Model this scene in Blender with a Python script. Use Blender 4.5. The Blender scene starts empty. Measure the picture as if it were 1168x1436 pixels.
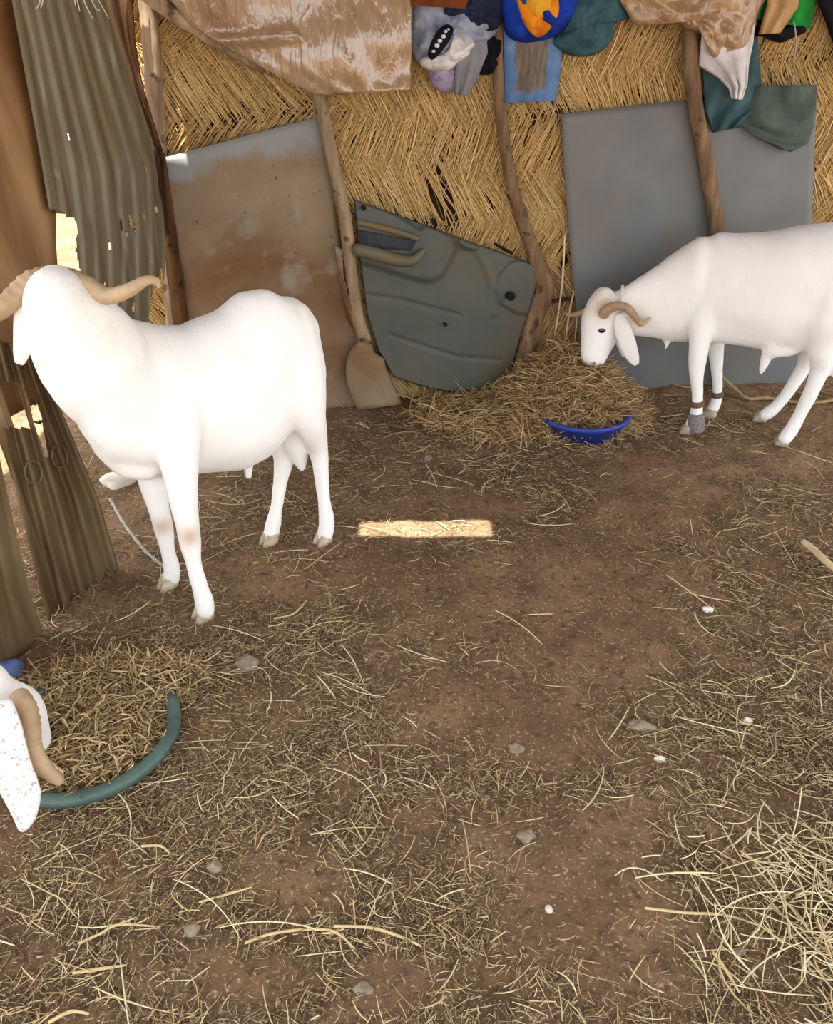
import bpy, bmesh, math, random
import numpy as np
from mathutils import Vector, Matrix

# ------------------------------------------------------------------ camera, sky, sun, exposure
W_PX, H_PX, F_PX = 1168.0, 1436.0, 1125.0
CAM_H, TILT = 1.45, math.radians(30.0)
scene = bpy.context.scene
COL = scene.collection
cam_data = bpy.data.cameras.new('camera')
cam_data.sensor_fit = 'HORIZONTAL'
cam_data.sensor_width = 36.0
cam_data.lens = 36.0 * F_PX / W_PX
cam_data.clip_start = 0.05
cam = bpy.data.objects.new('camera', cam_data)
COL.objects.link(cam)
cam.location = (0, 0, CAM_H)
cam.rotation_euler = (math.pi / 2 - TILT, 0, 0)
scene.camera = cam

world = bpy.data.worlds.new('world')
scene.world = world
world.use_nodes = True
bg = world.node_tree.nodes['Background']
bg.inputs['Color'].default_value = (0.95, 0.98, 1.0, 1)       # hazy, dusty white sky
bg.inputs['Strength'].default_value = 2.7

SUN_DX, SUN_DY = 0.10, 0.25                           # a high sun, a little to the left of the shed
sun_dir = Vector((SUN_DX, SUN_DY, -.96)).normalized()
sun_data = bpy.data.lights.new('sun', 'SUN')
sun_data.energy = 17.0
sun_data.angle = math.radians(0.53)
sun_data.color = (1.0, 0.96, 0.89)
sun = bpy.data.objects.new('sun', sun_data)
COL.objects.link(sun)
sun.rotation_euler = sun_dir.to_track_quat('-Z', 'Y').to_euler()
sun.location = (-3, 0, 8)

vs = scene.view_settings
vs.view_transform = 'Standard'
vs.look = 'None'
vs.gamma = 1.0
vs.use_curve_mapping = False
vs.exposure = 0.15

rnd = random.Random(7)
rng = np.random.default_rng(11)

# ------------------------------------------------------------------ geometry helpers
CT, ST = math.cos(TILT), math.sin(TILT)
def ray(px, py):
    x, u = (px - W_PX / 2) / F_PX, (H_PX / 2 - py) / F_PX
    return Vector((x, CT + u * ST, -ST + u * CT))
CAM = Vector((0, 0, CAM_H))
def on_y(px, py, y):
    d = ray(px, py); return CAM + d * (y / d.y)
def on_ground(px, py, z=0.0):
    d = ray(px, py); return CAM + d * ((z - CAM_H) / d.z)
def on_plane(px, py, p, n):
    d = ray(px, py); return CAM + d * ((p - CAM).dot(n) / d.dot(n))
def project(p):
    y, z = p[1], p[2] - CAM_H
    dep = y * CT - z * ST; up = y * ST + z * CT
    return W_PX / 2 + F_PX * p[0] / dep, H_PX / 2 - F_PX * up / dep

WB0 = on_ground(450, 568); WB1 = on_ground(1100, 532)
WB_U = (WB1 - WB0).normalized()
WB_N = Vector((WB_U.y, -WB_U.x, 0)).normalized()                 # out of the back wall, towards the room
def on_back(px, py, off=0.0, lean=0.0):
    p = on_plane(px, py, WB0 + WB_N * off, WB_N)
    if lean:
        n = Vector((WB_N.x, WB_N.y, lean)).normalized()
        p = on_plane(px, py, WB0 + WB_N * off, n)
    return p
LW_P, LW_N = Vector((-1.13, 2.5, 0)), Vector((1, -.153, 0)).normalized()   # the left wall closes in on the corner
def on_left(px, py, off=0.0):
    return on_plane(px, py, LW_P + LW_N * off, LW_N)

def lin(c):
    c = c / 255.0
    return c / 12.92 if c <= 0.04045 else ((c + 0.055) / 1.055) ** 2.4
def rgb(r, g, b): return (lin(r), lin(g), lin(b), 1.0)

# value noise in numpy, for the ground and for warping
_tab = np.random.default_rng(5).random((256, 256))
def vnoise(x, y):
    x = np.asarray(x, float); y = np.asarray(y, float)
    xi = np.floor(x).astype(int); yi = np.floor(y).astype(int)
    fx = x - xi; fy = y - yi
    fx = fx * fx * (3 - 2 * fx); fy = fy * fy * (3 - 2 * fy)
    a = _tab[xi & 255, yi & 255]; b = _tab[(xi + 1) & 255, yi & 255]
    c = _tab[xi & 255, (yi + 1) & 255]; d = _tab[(xi + 1) & 255, (yi + 1) & 255]
    return (a * (1 - fx) + b * fx) * (1 - fy) + (c * (1 - fx) + d * fx) * fy
def ground_z(x, y):
    x = np.asarray(x, float); y = np.asarray(y, float)
    h = (vnoise(x * 3 + 40, y * 3 + 9) - .5) * .022 + (vnoise(x * 9 + 3, y * 9 + 70) - .5) * .014
    h = h + (vnoise(x * 24, y * 24) - .5) * .007
    wy = WB0.y + (x - WB0.x) * (WB_U.y / WB_U.x)
    h = h + .035 * np.clip(1 - (wy - y) / .35, 0, 1) ** 2 * ((y < wy + .1) * 1.0)
    return h - .004

def link(o, parent=None):
    COL.objects.link(o)
    if parent is not None: o.parent = parent
    return o
def tag(o, label=None, cat=None, group=None, kind=None):
    if label: o['label'] = label
    if cat: o['category'] = cat
    if group: o['group'] = group
    if kind: o['kind'] = kind
    return o
def empty(name, loc=(0, 0, 0)):
    o = bpy.data.objects.new(name, None); COL.objects.link(o); o.location = loc
    o.empty_display_size = .05
    return o
def place_child(o, parent):
    """parent o, keeping its world position (parents are Empties moved by location only)"""
    o.parent = parent
    o.matrix_parent_inverse = Matrix.Translation(parent.location).inverted()
    return o
def mesh_obj(name, me, mat, parent=None, smooth=True):
    o = bpy.data.objects.new(name, me); COL.objects.link(o)
    if mat is not None: me.materials.append(mat)
    if smooth: me.polygons.foreach_set('use_smooth', [True] * len(me.polygons))
    if parent is not None: place_child(o, parent)
    return o
def np_mesh(name, verts, quads):
    me = bpy.data.meshes.new(name)
    verts = np.asarray(verts, np.float32); quads = np.asarray(quads, np.int32)
    k = quads.shape[1]
    me.vertices.add(len(verts)); me.vertices.foreach_set('co', verts.ravel())
    me.loops.add(quads.size); me.loops.foreach_set('vertex_index', quads.ravel())
    me.polygons.add(len(quads)); me.polygons.foreach_set('loop_start', np.arange(0, quads.size, k, dtype=np.int32))
    me.update(calc_edges=True); me.validate()
    return me
def bm_obj(name, bm, mat, parent=None, smooth=True):
    bmesh.ops.recalc_face_normals(bm, faces=bm.faces[:])
    me = bpy.data.meshes.new(name); bm.to_mesh(me); bm.free()
    return mesh_obj(name, me, mat, parent, smooth)

def tubes(P, T, L, Wd, bow, nseg=3, sides=3):
    """many bent straws as little prisms: returns verts, quads"""
    n = len(P)
    T = T / np.linalg.norm(T, axis=1, keepdims=True)
    ref = np.tile(np.array([[0.13, 0.21, 0.97]]), (n, 1))
    B1 = np.cross(T, ref); l = np.linalg.norm(B1, axis=1, keepdims=True)
    B1 = np.where(l < 1e-3, np.array([[1.0, 0, 0]]), B1 / np.maximum(l, 1e-6))
    B2 = np.cross(T, B1)
    rings = []
    for k in range(nseg + 1):
        t = k / nseg - .5
        c = P + T * (L[:, None] * t) + bow * (0.25 - t * t) * 4
        r = Wd / 2 * (1.0 if 0 < k < nseg else .7)
        for s in range(sides):
            a = 2 * math.pi * s / sides
            rings.append(c + r[:, None] * (math.cos(a) * B1 + math.sin(a) * B2))
    V = np.stack(rings, 1)                                       # n, (nseg+1)*sides, 3
    m = V.shape[1]
    f = []
    for k in range(nseg):
        for s in range(sides):
            s2 = (s + 1) % sides
            f.append([k * sides + s, k * sides + s2, (k + 1) * sides + s2, (k + 1) * sides + s])
    f = np.array(f)
    F = (np.arange(n) * m)[:, None, None] + f[None]
    return V.reshape(-1, 3), F.reshape(-1, 4)

def ring_verts(bm, c, a, b, n):
    return [bm.verts.new(c + a * math.cos(2 * math.pi * k / n) + b * math.sin(2 * math.pi * k / n)) for k in range(n)]
def loft(bm, rings, n=16, cap=True):
    """rings: (centre, half-axis a, half-axis b). Closed ends."""
    rv = [ring_verts(bm, Vector(c), Vector(a), Vector(b), n) for c, a, b in rings]
    for r0, r1 in zip(rv, rv[1:]):
        for k in range(n):
            bm.faces.new((r0[k], r0[(k + 1) % n], r1[(k + 1) % n], r1[k]))
    if cap:
        bm.faces.new(rv[0][::-1]); bm.faces.new(rv[-1])
def frames(pts):
    out = []
    prev = None
    for i, p in enumerate(pts):
        t = (pts[min(i + 1, len(pts) - 1)] - pts[max(i - 1, 0)]).normalized()
        if prev is None:
            ref = Vector((0, 0, 1)) if abs(t.z) < .8 else Vector((1, 0, 0))
            a = t.cross(ref).normalized()
        else:
            a = (prev - t * prev.dot(t)).normalized()
        prev = a
        out.append((a, t.cross(a).normalized(), t))
    return out
def catmull(pts, rad, sub=4):
    P = [Vector(p) for p in pts]; out, ro = [], []
    for i in range(len(P) - 1):
        p0, p1, p2, p3 = P[max(i - 1, 0)], P[i], P[i + 1], P[min(i + 2, len(P) - 1)]
        for k in range(sub):
            t = k / sub
            out.append(.5 * ((2 * p1) + (p2 - p0) * t + (2 * p0 - 5 * p1 + 4 * p2 - p3) * t * t + (3 * p1 - p0 - 3 * p2 + p3) * t ** 3))
            ro.append(rad[i] * (1 - t) + rad[i + 1] * t)
    out.append(P[-1]); ro.append(rad[-1])
    return out, ro
def tube(bm, pts, rad, n=10, sub=4, bump=None, round_end=False):
    p, r = catmull(pts, rad, sub)
    if round_end:
        fr0 = frames(p)
        hs = ((.97, .25), (.8, .6), (.45, .89))
        p = [p[0] - fr0[0][2] * r[0] * q for q, w in hs] + p + [p[-1] + fr0[-1][2] * r[-1] * q for q, w in hs[::-1]]
        r = [r[0] * w for q, w in hs] + r + [r[-1] * w for q, w in hs[::-1]]
    fr = frames(p)
    rings = []
    for i, (c, q) in enumerate(zip(p, r)):
        k = q * (1 + (bump(i, len(p)) if bump else 0))
        rings.append((c, fr[i][0] * k, fr[i][1] * k))
    loft(bm, rings, n)

def polyline(pts, t):
    """point at fraction t of a list of 2-tuples, by even parameter"""
    x = t * (len(pts) - 1); i = min(int(x), len(pts) - 2); f = x - i
    return (pts[i][0] * (1 - f) + pts[i + 1][0] * f, pts[i][1] * (1 - f) + pts[i + 1][1] * f)
def sheet(name, Lp, Rp, place, mat, parent=None, nu=24, nv=24, depth=None, thick=.004, drop=None, smooth=True):
    """a thin bent sheet between a left and a right edge polyline; place(px,py,off) stands it on its plane,
    depth(u,v) pushes it off that plane; drop(u,v) -> True leaves a hole"""
    bm = bmesh.new(); g = {}
    for j in range(nv + 1):
        v = j / nv
        a, b = polyline(Lp, v), polyline(Rp, v)
        for i in range(nu + 1):
            u = i / nu
            d = depth(u, v) if depth else 0.0
            g[i, j] = bm.verts.new(place(a[0] * (1 - u) + b[0] * u, a[1] * (1 - u) + b[1] * u, d))
    for j in range(nv):
        for i in range(nu):
            if drop and drop((i + .5) / nu, (j + .5) / nv): continue
            bm.faces.new((g[i, j], g[i, j + 1], g[i + 1, j + 1], g[i + 1, j]))
    for v in [v for v in bm.verts if not v.link_faces]: bm.verts.remove(v)
    uvl = bm.loops.layers.uv.new('uv')
    idx = {v: k for k, v in g.items() if v.is_valid}
    for f in bm.faces:
        for lp in f.loops:
            i, j = idx[lp.vert]; lp[uvl].uv = (i / nu, j / nv)
    me = bpy.data.meshes.new(name); bm.to_mesh(me); bm.free()
    o = mesh_obj(name, me, mat, parent, smooth)
    if thick:
        m = o.modifiers.new('thickness', 'SOLIDIFY'); m.thickness = thick; m.offset = 0
    return o
def add_box(bm, lo, hi):
    v = [bm.verts.new((x, y, z)) for z in (lo[2], hi[2]) for y in (lo[1], hi[1]) for x in (lo[0], hi[0])]
    for f in ((0, 2, 3, 1), (4, 5, 7, 6), (0, 1, 5, 4), (2, 6, 7, 3), (0, 4, 6, 2), (1, 3, 7, 5)):
        bm.faces.new([v[i] for i in f])

# ------------------------------------------------------------------ materials
class N:
    """small node-tree builder"""
    def __init__(s, name, rough=.8, spec=.3):
        s.m = bpy.data.materials.new(name); s.m.use_nodes = True
        s.t = s.m.node_tree; s.b = s.t.nodes['Principled BSDF']
        s.b.inputs['Roughness'].default_value = rough
        s.b.inputs['Specular IOR Level'].default_value = spec
        s.co = s.t.nodes.new('ShaderNodeTexCoord')
    def new(s, k, **kw):
        n = s.t.nodes.new(k)
        for a, b in kw.items(): setattr(n, a, b)
        return n
    def mapped(s, scale=(1, 1, 1), rot=(0, 0, 0)):
        mp = s.new('ShaderNodeMapping'); mp.inputs['Scale'].default_value = scale; mp.inputs['Rotation'].default_value = rot
        s.t.links.new(s.co.outputs['Object'], mp.inputs['Vector']); return mp.outputs['Vector']
    def noise(s, scale, detail=4, vec=None, rough=.55, dist=0):
        n = s.new('ShaderNodeTexNoise'); n.inputs['Scale'].default_value = scale; n.inputs['Detail'].default_value = detail
        n.inputs['Roughness'].default_value = rough; n.inputs['Distortion'].default_value = dist
        s.t.links.new(vec if vec is not None else s.co.outputs['Object'], n.inputs['Vector']); return n.outputs['Fac']
    def ramp(s, fac, stops, interp='LINEAR'):
        r = s.new('ShaderNodeValToRGB'); r.color_ramp.interpolation = interp
        e = r.color_ramp.elements
        while len(e) < len(stops): e.new(.5)
        for x, (p, c) in zip(e, stops): x.position = p; x.color = c
        s.t.links.new(fac, r.inputs['Fac']); return r.outputs['Color']
    def mix(s, fac, a, b, blend='MIX'):
        n = s.new('ShaderNodeMix', data_type='RGBA', blend_type=blend)
        for sock, val in ((n.inputs[0], fac), (n.inputs[6], a), (n.inputs[7], b)):
            if isinstance(val, (float, int)): sock.default_value = val
            elif isinstance(val, tuple): sock.default_value = val
            else: s.t.links.new(val, sock)
        return n.outputs[2]
    def color(s, c):
        if isinstance(c, tuple): s.b.inputs['Base Color'].default_value = c
        else: s.t.links.new(c, s.b.inputs['Base Color'])
        return s
    def bump(s, fac, strength=.3, dist=.01):
        n = s.new('ShaderNodeBump'); n.inputs['Strength'].default_value = strength; n.inputs['Distance'].default_value = dist
        s.t.links.new(fac, n.inputs['Height']); s.t.links.new(n.outputs['Normal'], s.b.inputs['Normal']); return s
    def island(s):
        return s.new('ShaderNodeNewGeometry').outputs['Random Per Island']
WHITE1 = (1, 1, 1, 1); BLACK1 = (0, 0, 0, 1)
def mask(n, scale, lo, hi, vec=None, detail=4, dist=0):
    return n.ramp(n.noise(scale, detail, vec, dist=dist), [(lo, BLACK1), (hi, WHITE1)])

def m_earth():
    n = N('earth', .95, .1)
    c = n.ramp(n.noise(2.6, 6), [(.3, rgb(120, 93, 70)), (.5, rgb(142, 112, 86)), (.72, rgb(162, 131, 102))])
    c = n.mix(mask(n, 7, .48, .7, detail=6), c, rgb(112, 88, 66))
    c = n.mix(mask(n, 45, .52, .70, detail=8), c, rgb(94, 76, 58))
    c = n.mix(mask(n, 170, .62, .72, detail=5), c, rgb(80, 66, 52))
    c = n.mix(mask(n, 110, .60, .68, detail=3), c, rgb(196, 172, 138))
    n.color(c); n.bump(n.noise(60, 10, rough=.75), .8, .016); return n.m
def m_straw(name, cols, rough=.7, dirt=(.45, .75)):
    n = N(name, rough, .25)
    k = len(cols)
    c = n.ramp(n.island(), [(i / max(1, k - 1), x) for i, x in enumerate(cols)])
    n.color(n.mix(mask(n, 40, *dirt), c, rgb(120, 92, 58))); return n.m
def m_plain(name, c, rough=.8, var=.25, scale=20, spec=.3, bump=.2):
    n = N(name, rough, spec)
    d = tuple(x * (1 - var) for x in c[:3]) + (1,)
    n.color(n.ramp(n.noise(scale, 5), [(.35, d), (.65, c)]))
    if bump: n.bump(n.noise(scale * 6, 5), bump, .003)
    return n.m
def m_rust(name, base, rust, lo=.45, hi=.62, scale=3, metal=.0, rough=.6, streak=(1, 1, 1), extra=None, specks=.76, wear=None):
    n = N(name, rough, .4)
    v = n.mapped(streak)
    c = n.ramp(n.noise(6, 5), [(.35, tuple(x * .82 for x in base[:3]) + (1,)), (.65, base)])
    c = n.mix(mask(n, scale, lo, hi, v, 6, .6), c, rust)
    c = n.mix(mask(n, 55, specks - .08, specks), c, tuple(x * .6 for x in rust[:3]) + (1,))
    if extra: c = n.mix(mask(n, 4.3, .56, .66, v, 5, .4), c, extra)
    if wear:
        sep = n.new('ShaderNodeSeparateXYZ'); n.t.links.new(n.co.outputs['UV'], sep.inputs[0])
        ad = n.new('ShaderNodeMath', operation='MULTIPLY_ADD'); n.t.links.new(n.noise(7, 5), ad.inputs[0]); ad.inputs[1].default_value = .22
        n.t.links.new(sep.outputs[1], ad.inputs[2])
        c = n.mix(n.ramp(ad.outputs[0], [(.16, WHITE1), (.21, BLACK1)]), c, wear)
    n.color(c); n.b.inputs['Metallic'].default_value = metal
    n.bump(n.noise(30, 6), .15, .004); return n.m
def m_bark(name, a, b, c2):
    n = N(name, .85, .2)
    v = n.mapped((14, 14, 2.2))
    c = n.ramp(n.noise(2.2, 6, v), [(.3, a), (.52, b), (.72, c2)])
    c = n.mix(mask(n, 16, .6, .68), c, tuple(x * .55 for x in a[:3]) + (1,))
    n.color(c); n.bump(n.noise(3, 8, v), .5, .006); return n.m
def m_wool(name, c=rgb(252, 251, 249), spots=None):
    n = N(name, .9, .1)
    x = n.ramp(n.noise(5, 4), [(.3, tuple(k * .95 for k in c[:3]) + (1,)), (.6, c)])
    x = n.mix(mask(n, 2.3, .66, .85), x, rgb(236, 222, 200))
    if spots: x = n.mix(mask(n, 90, .57, .66, detail=4), x, spots)
    at = n.new('ShaderNodeAttribute'); at.attribute_name = 'dirt'
    x = n.mix(at.outputs['Fac'], x, rgb(190, 152, 112))
    n.color(x)
    n.bump(n.noise(3.0, 6, n.mapped((50, 50, 14))), .3, .008)
    n.b.inputs['Sheen Weight'].default_value = .15
    return n.m
def m_horn():
    n = N('horn', .55, .35)
    c = n.ramp(n.noise(8, 5), [(.3, rgb(150, 122, 92)), (.55, rgb(186, 160, 128)), (.75, rgb(205, 184, 152))])
    n.color(c); n.bump(n.noise(60, 5), .25, .004); return n.m
def m_cloth(name, c, d=None, scale=9, thin=True, rough=.9, weave=260):
    n = N(name, rough, .15)
    d = d or tuple(x * .7 for x in c[:3]) + (1,)
    n.color(n.ramp(n.noise(scale, 5), [(.38, d), (.62, c)]))
    n.bump(n.noise(weave, 2), .25, .002); return n.m
def m_plastic(name, c, d, trans=.25, coat=1.0):
    n = N(name, .22, .75)
    v = n.mapped((30, 30, 4))
    x = n.ramp(n.noise(1.4, 6, v), [(.3, d), (.6, c)])
    x = n.mix(mask(n, 2.6, .55, .75), x, rgb(150, 108, 74))
    n.color(x); n.bump(n.noise(1.5, 4, n.mapped((17, 17, 4.5)), rough=.5, dist=.7), .8, .02)
    n.b.inputs['Coat Weight'].default_value = coat; n.b.inputs['Coat Roughness'].default_value = .16; n.b.inputs['Coat IOR'].default_value = 1.8
    n.t.links.new(n.b.inputs['Normal'].links[0].from_socket, n.b.inputs['Coat Normal'])
    tr = n.new('ShaderNodeBsdfTranslucent'); n.t.links.new(x, tr.inputs['Color'])
    mx = n.new('ShaderNodeMixShader'); mx.inputs[0].default_value = trans
    n.t.links.new(n.b.outputs[0], mx.inputs[1]); n.t.links.new(tr.outputs[0], mx.inputs[2])
    n.t.links.new(mx.outputs[0], n.t.nodes['Material Output'].inputs['Surface']); return n.m

M = dict(
    earth=m_earth(),
    litter=m_straw('dry_straw', [rgb(134, 108, 76), rgb(178, 150, 108), rgb(200, 174, 130), rgb(218, 196, 154), rgb(166, 138, 96), rgb(100, 80, 58)], dirt=(.62, .9)),
    pale=m_straw('pale_straw', [rgb(216, 196, 152), rgb(236, 222, 186), rgb(226, 208, 166), rgb(196, 172, 128)], dirt=(.66, .95)),
    chaff=m_straw('chaff', [rgb(76, 62, 48), rgb(110, 92, 68), rgb(170, 148, 114), rgb(216, 198, 164), rgb(70, 60, 52), rgb(150, 126, 94), rgb(92, 76, 58)], dirt=(.65, .95)),
    hay=m_straw('hay', [rgb(176, 140, 100), rgb(208, 174, 126), rgb(228, 200, 154), rgb(188, 160, 112), rgb(160, 122, 88), rgb(110, 84, 60)], dirt=(.66, .95)),
    mat=m_straw('mat_straw', [rgb(204, 162, 96), rgb(226, 188, 122), rgb(236, 204, 142), rgb(214, 174, 108), rgb(244, 218, 166), rgb(176, 132, 76)], dirt=(.6, .9)),
    dark=m_plain('dark_backing', rgb(58, 42, 28), .95),
    roof=m_plain('roof_metal', rgb(120, 104, 88), .7),
    tan_metal=m_rust('tan_metal', rgb(152, 131, 105), rgb(120, 86, 54), .40, .66, 1.9, extra=rgb(152, 140, 122), wear=rgb(144, 146, 144), specks=.73),
    tan_fold=m_rust('tan_fold', rgb(152, 131, 105), rgb(126, 94, 62), .48, .7, 3.0, specks=.78),
    rust_board=m_rust('rust_board', rgb(172, 134, 92), rgb(124, 84, 48), .4, .6, 2.5, streak=(2, 2, .5)),
    corrugated=m_rust('corrugated_metal', rgb(132, 122, 98), rgb(110, 94, 66), .42, .66, 2.0, metal=.15, rough=.5, streak=(6, 6, .5), extra=rgb(140, 132, 112)),
    corrugated_low=m_rust('corrugated_low', rgb(124, 106, 76), rgb(92, 68, 42), .4, .62, 2.4, metal=.2, rough=.5, streak=(6, 6, .5)),
    grey_sheet=m_rust('grey_sheet', rgb(113, 116, 117), rgb(118, 109, 97), .48, .78, 1.8, rough=.55, specks=.82),
    door=m_rust('door_trim', rgb(82, 86, 79), rgb(94, 84, 64), .48, .75, 3.0, rough=.5, specks=.8),
    door_pad=m_rust('door_trim_pad', rgb(108, 104, 84), rgb(126, 98, 60), .5, .7, 4, rough=.6),
    bark=m_bark('bark', rgb(98, 76, 56), rgb(126, 100, 76), rgb(150, 126, 100)),
    bark_grey=m_bark('bark_grey', rgb(120, 100, 78), rgb(156, 134, 108), rgb(182, 162, 136)),
    bark_dark=m_bark('bark_dark', rgb(60, 38, 22), rgb(84, 56, 34), rgb(110, 76, 46)),
    wool=m_wool('white_wool'), wool_ear=m_wool('ear_wool', rgb(240, 236, 232)),
    wool_spot=m_wool('speckled_wool', rgb(226, 222, 222), rgb(168, 160, 158)),
    knee=m_wool('dusty_wool', rgb(196, 166, 130)),
    horn=m_horn(), hoof=m_plain('hoof', rgb(206, 190, 166), .6, .35, 30),
    eye=m_plain('eye', rgb(26, 20, 16), .15, .2, 30, .6, 0), nose=m_plain('nose_skin', rgb(150, 124, 118), .5, .3, 40),
    blue=m_plain('blue_plastic', rgb(44, 66, 160), .45, .15, 10, .5, .05),
    green=m_plain('green_rubber', rgb(84, 106, 100), .55, .3, 14, .4, .2),
    rope=m_plain('rope', rgb(176, 150, 112), .9, .35, 90), rope_grey=m_plain('grey_rope', rgb(186, 178, 166), .9, .4, 90),
    net=m_plain('leg_bandage', rgb(150, 144, 146), .9, .6, 120), band=m_plain('ankle_band', rgb(116, 94, 78), .9, .3, 60),
    stone=m_plain('stone', rgb(158, 142, 120), .9, .45, 60, .2, .6), stone_white=m_plain('pale_stone', rgb(222, 214, 200), .85, .2, 25),
    stick=m_plain('peeled_stick', rgb(214, 190, 146), .75, .25, 30), scrap=m_plain('white_scrap', rgb(238, 234, 226), .7, .1, 30),
    bag=m_plain('blue_bag', rgb(96, 118, 176), .5, .3, 20),
    tarp=m_plastic('brown_plastic', rgb(196, 164, 130), rgb(172, 138, 104)),
    sack=m_plastic('tan_sack', rgb(190, 158, 118), rgb(164, 130, 92), .15, .12),
)

# ------------------------------------------------------------------ the setting: floor, back wall, roof
def make_floor():
    xs = np.concatenate([[-9, -6, -4, -2.8, -2.0], np.arange(-1.7, 2.75, .022), [3.2, 4, 6, 9]])
    ys = np.concatenate([[-9, -6, -4, -2, -.8, .1], np.arange(.5, 4.3, .022), [4.8, 6, 9]])
    X, Y = np.meshgrid(xs, ys)
    Z = ground_z(X, Y)
    nx, ny = len(xs), len(ys)
    V = np.stack([X.ravel(), Y.ravel(), Z.ravel()], 1)
    I = np.arange(nx * ny).reshape(ny, nx)
    Q = np.stack([I[:-1, :-1].ravel(), I[:-1, 1:].ravel(), I[1:, 1:].ravel(), I[1:, :-1].ravel()], 1)
    return tag(mesh_obj('floor', np_mesh('floor', V, Q), M['earth']), kind='structure')
floor = make_floor()

WALL_TOP = 2.12
def wb(u, z, off=0.0):                                            # u metres along the back wall from WB0
    return WB0 + WB_U * u + WB_N * off + Vector((0, 0, z))
def make_back_wall():
    bm = bmesh.new()
    a, b = -.78, 3.1
    v = [bm.verts.new(wb(u, z, o)) for o in (-.012, -.05) for (u, z) in ((a, -.05), (b, -.05), (b, WALL_TOP), (a, WALL_TOP))]
    for f in ((0, 1, 2, 3), (7, 6, 5, 4), (0, 4, 5, 1), (1, 5, 6, 2), (2, 6, 7, 3), (3, 7, 4, 0)): bm.faces.new([v[i] for i in f])
    w = tag(bm_obj('wall_back', bm, M['dark'], smooth=False), kind='structure')
    # woven mat: bands of straw that lean left and right in turn
    holes = [(on_back(px, py), rx, rz) for px, py, rx, rz in ((614, 240, .014, .03), (690, 290, .012, .03), (604, 272, .012, .01), (634, 296, .010, .0),
             (524, 262, .003, .0), (790, 365, .02, .02), (1150, 240, .005, .02), (600, 215, .003, .0))]
    hu = [((h - WB0).dot(WB_U), h.z, rx, rz) for h, rx, rz in holes]
    P, T, L, Wd, B = [], [], [], [], []
    band_h = .235
    z0 = .0; k = 0
    while z0 < 1.75:
        for layer in range(3):
            n = int((b - a) / .0052)
            us = a + (np.arange(n) + rng.random(n)) / n * (b - a)
            wav = (vnoise(us * 2.2 + k * 7, np.full(n, k * 3.3)) - .5) * .17
            sg = 1 if k % 2 else -1
            ang = sg * np.radians(31 + 6 * rng.standard_normal(n) + (vnoise(us * 3, np.full(n, k * 1.7 + 5)) - .5) * 36)
            ln = band_h * 1.25 * (.75 + .5 * rng.random(n))
            zc = z0 + band_h / 2 + wav + (rng.random(n) - .5) * .07
            keep = np.ones(n, bool)
            for (cu, cz, ru, rz) in hu:
                tt = (cz - zc) / np.maximum(np.cos(ang), .3)
                uu = us + np.sin(ang) * tt
                keep &= ~((np.abs(uu - cu) < ru) & (np.abs(cz - zc) < ln / 2 + rz))
            for u_, z_, a_, l_ in zip(us[keep], zc[keep], ang[keep], ln[keep]):
                P.append(wb(u_, z_, .004 + .011 * layer * rnd.random() + .003 * rnd.random()))
                d = WB_U * math.sin(a_) + Vector((0, 0, math.cos(a_))) + WB_N * rnd.gauss(0, .03)
                T.append(d); L.append(l_); Wd.append(rnd.uniform(.0034, .0064)); B.append(WB_U * rnd.gauss(0, .006) + WB_N * abs(rnd.gauss(0, .008)))
        z0 += band_h * .84; k += 1
    for i in range(900):                                          # frayed loose straws near the top and at the seams
        u_ = rnd.uniform(a, b); z_ = rnd.choice((rnd.gauss(1.36, .14), rnd.gauss(1.36, .14), rnd.uniform(.05, 1.5)))
        a_ = rnd.gauss(0, 1.0)
        fx, fy = project(wb(u_, z_))
        if (770 < fx < 1160 and fy > 90) or (210 < fx < 500 and fy > 130) or (480 < fx < 770 and fy > 250): continue
        P.append(wb(u_, z_, rnd.uniform(.015, .03))); T.append(WB_U * math.sin(a_) + Vector((0, 0, math.cos(a_))) + WB_N * rnd.gauss(0, .06))
        L.append(rnd.uniform(.08, .26)); Wd.append(rnd.uniform(.002, .004)); B.append(WB_U * rnd.gauss(0, .02) + WB_N * abs(rnd.gauss(0, .012)))
    V, F = tubes(np.array([p[:] for p in P]), np.array([t[:] for t in T]), np.array(L), np.array(Wd), np.array([q[:] for q in B]), 2, 3)
    s = mesh_obj('woven_straw', np_mesh('woven_straw', V, F), M['mat']); s.parent = w
    tag(s, kind='stuff')
    return w
wall_back = make_back_wall()

ROOF_Z = 2.16
def make_roof():
    bm = bmesh.new()
    k = ROOF_Z / -sun_dir.z
    c = on_ground(596, 741) - sun_dir * k                          # the gap whose sunlight falls on the ground
    gaps = [(c.x - .23, c.x + .23, c.y - .052, c.y + .052), (-1.27, -1.0, 3.08, 3.28)]   # the second lights the corner post
    xs = sorted({-1.85, 3.3} | {g[i] for g in gaps for i in (0, 1)}); ys = sorted({-.1, 4.25} | {g[i] for g in gaps for i in (2, 3)})
    for x0, x1 in zip(xs, xs[1:]):
        for y0, y1 in zip(ys, ys[1:]):
            mx, my = (x0 + x1) / 2, (y0 + y1) / 2
            if not any(g[0] < mx < g[1] and g[2] < my < g[3] for g in gaps): add_box(bm, (x0, y0, ROOF_Z), (x1, y1, ROOF_Z + .012))
    return tag(bm_obj('ceiling', bm, M['roof'], smooth=False), kind='structure')
ceiling = make_roof()
bm = bmesh.new(); tube(bm, [wb(-.8, 1.70, .05), wb(.6, 1.72, .055), wb(1.9, 1.71, .05), wb(3.1, 1.73, .05)], [.03] * 4, 10)
tag(bm_obj('trim_1', bm, M['bark']), kind='structure')             # the rail the clothes are stuffed over

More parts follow.
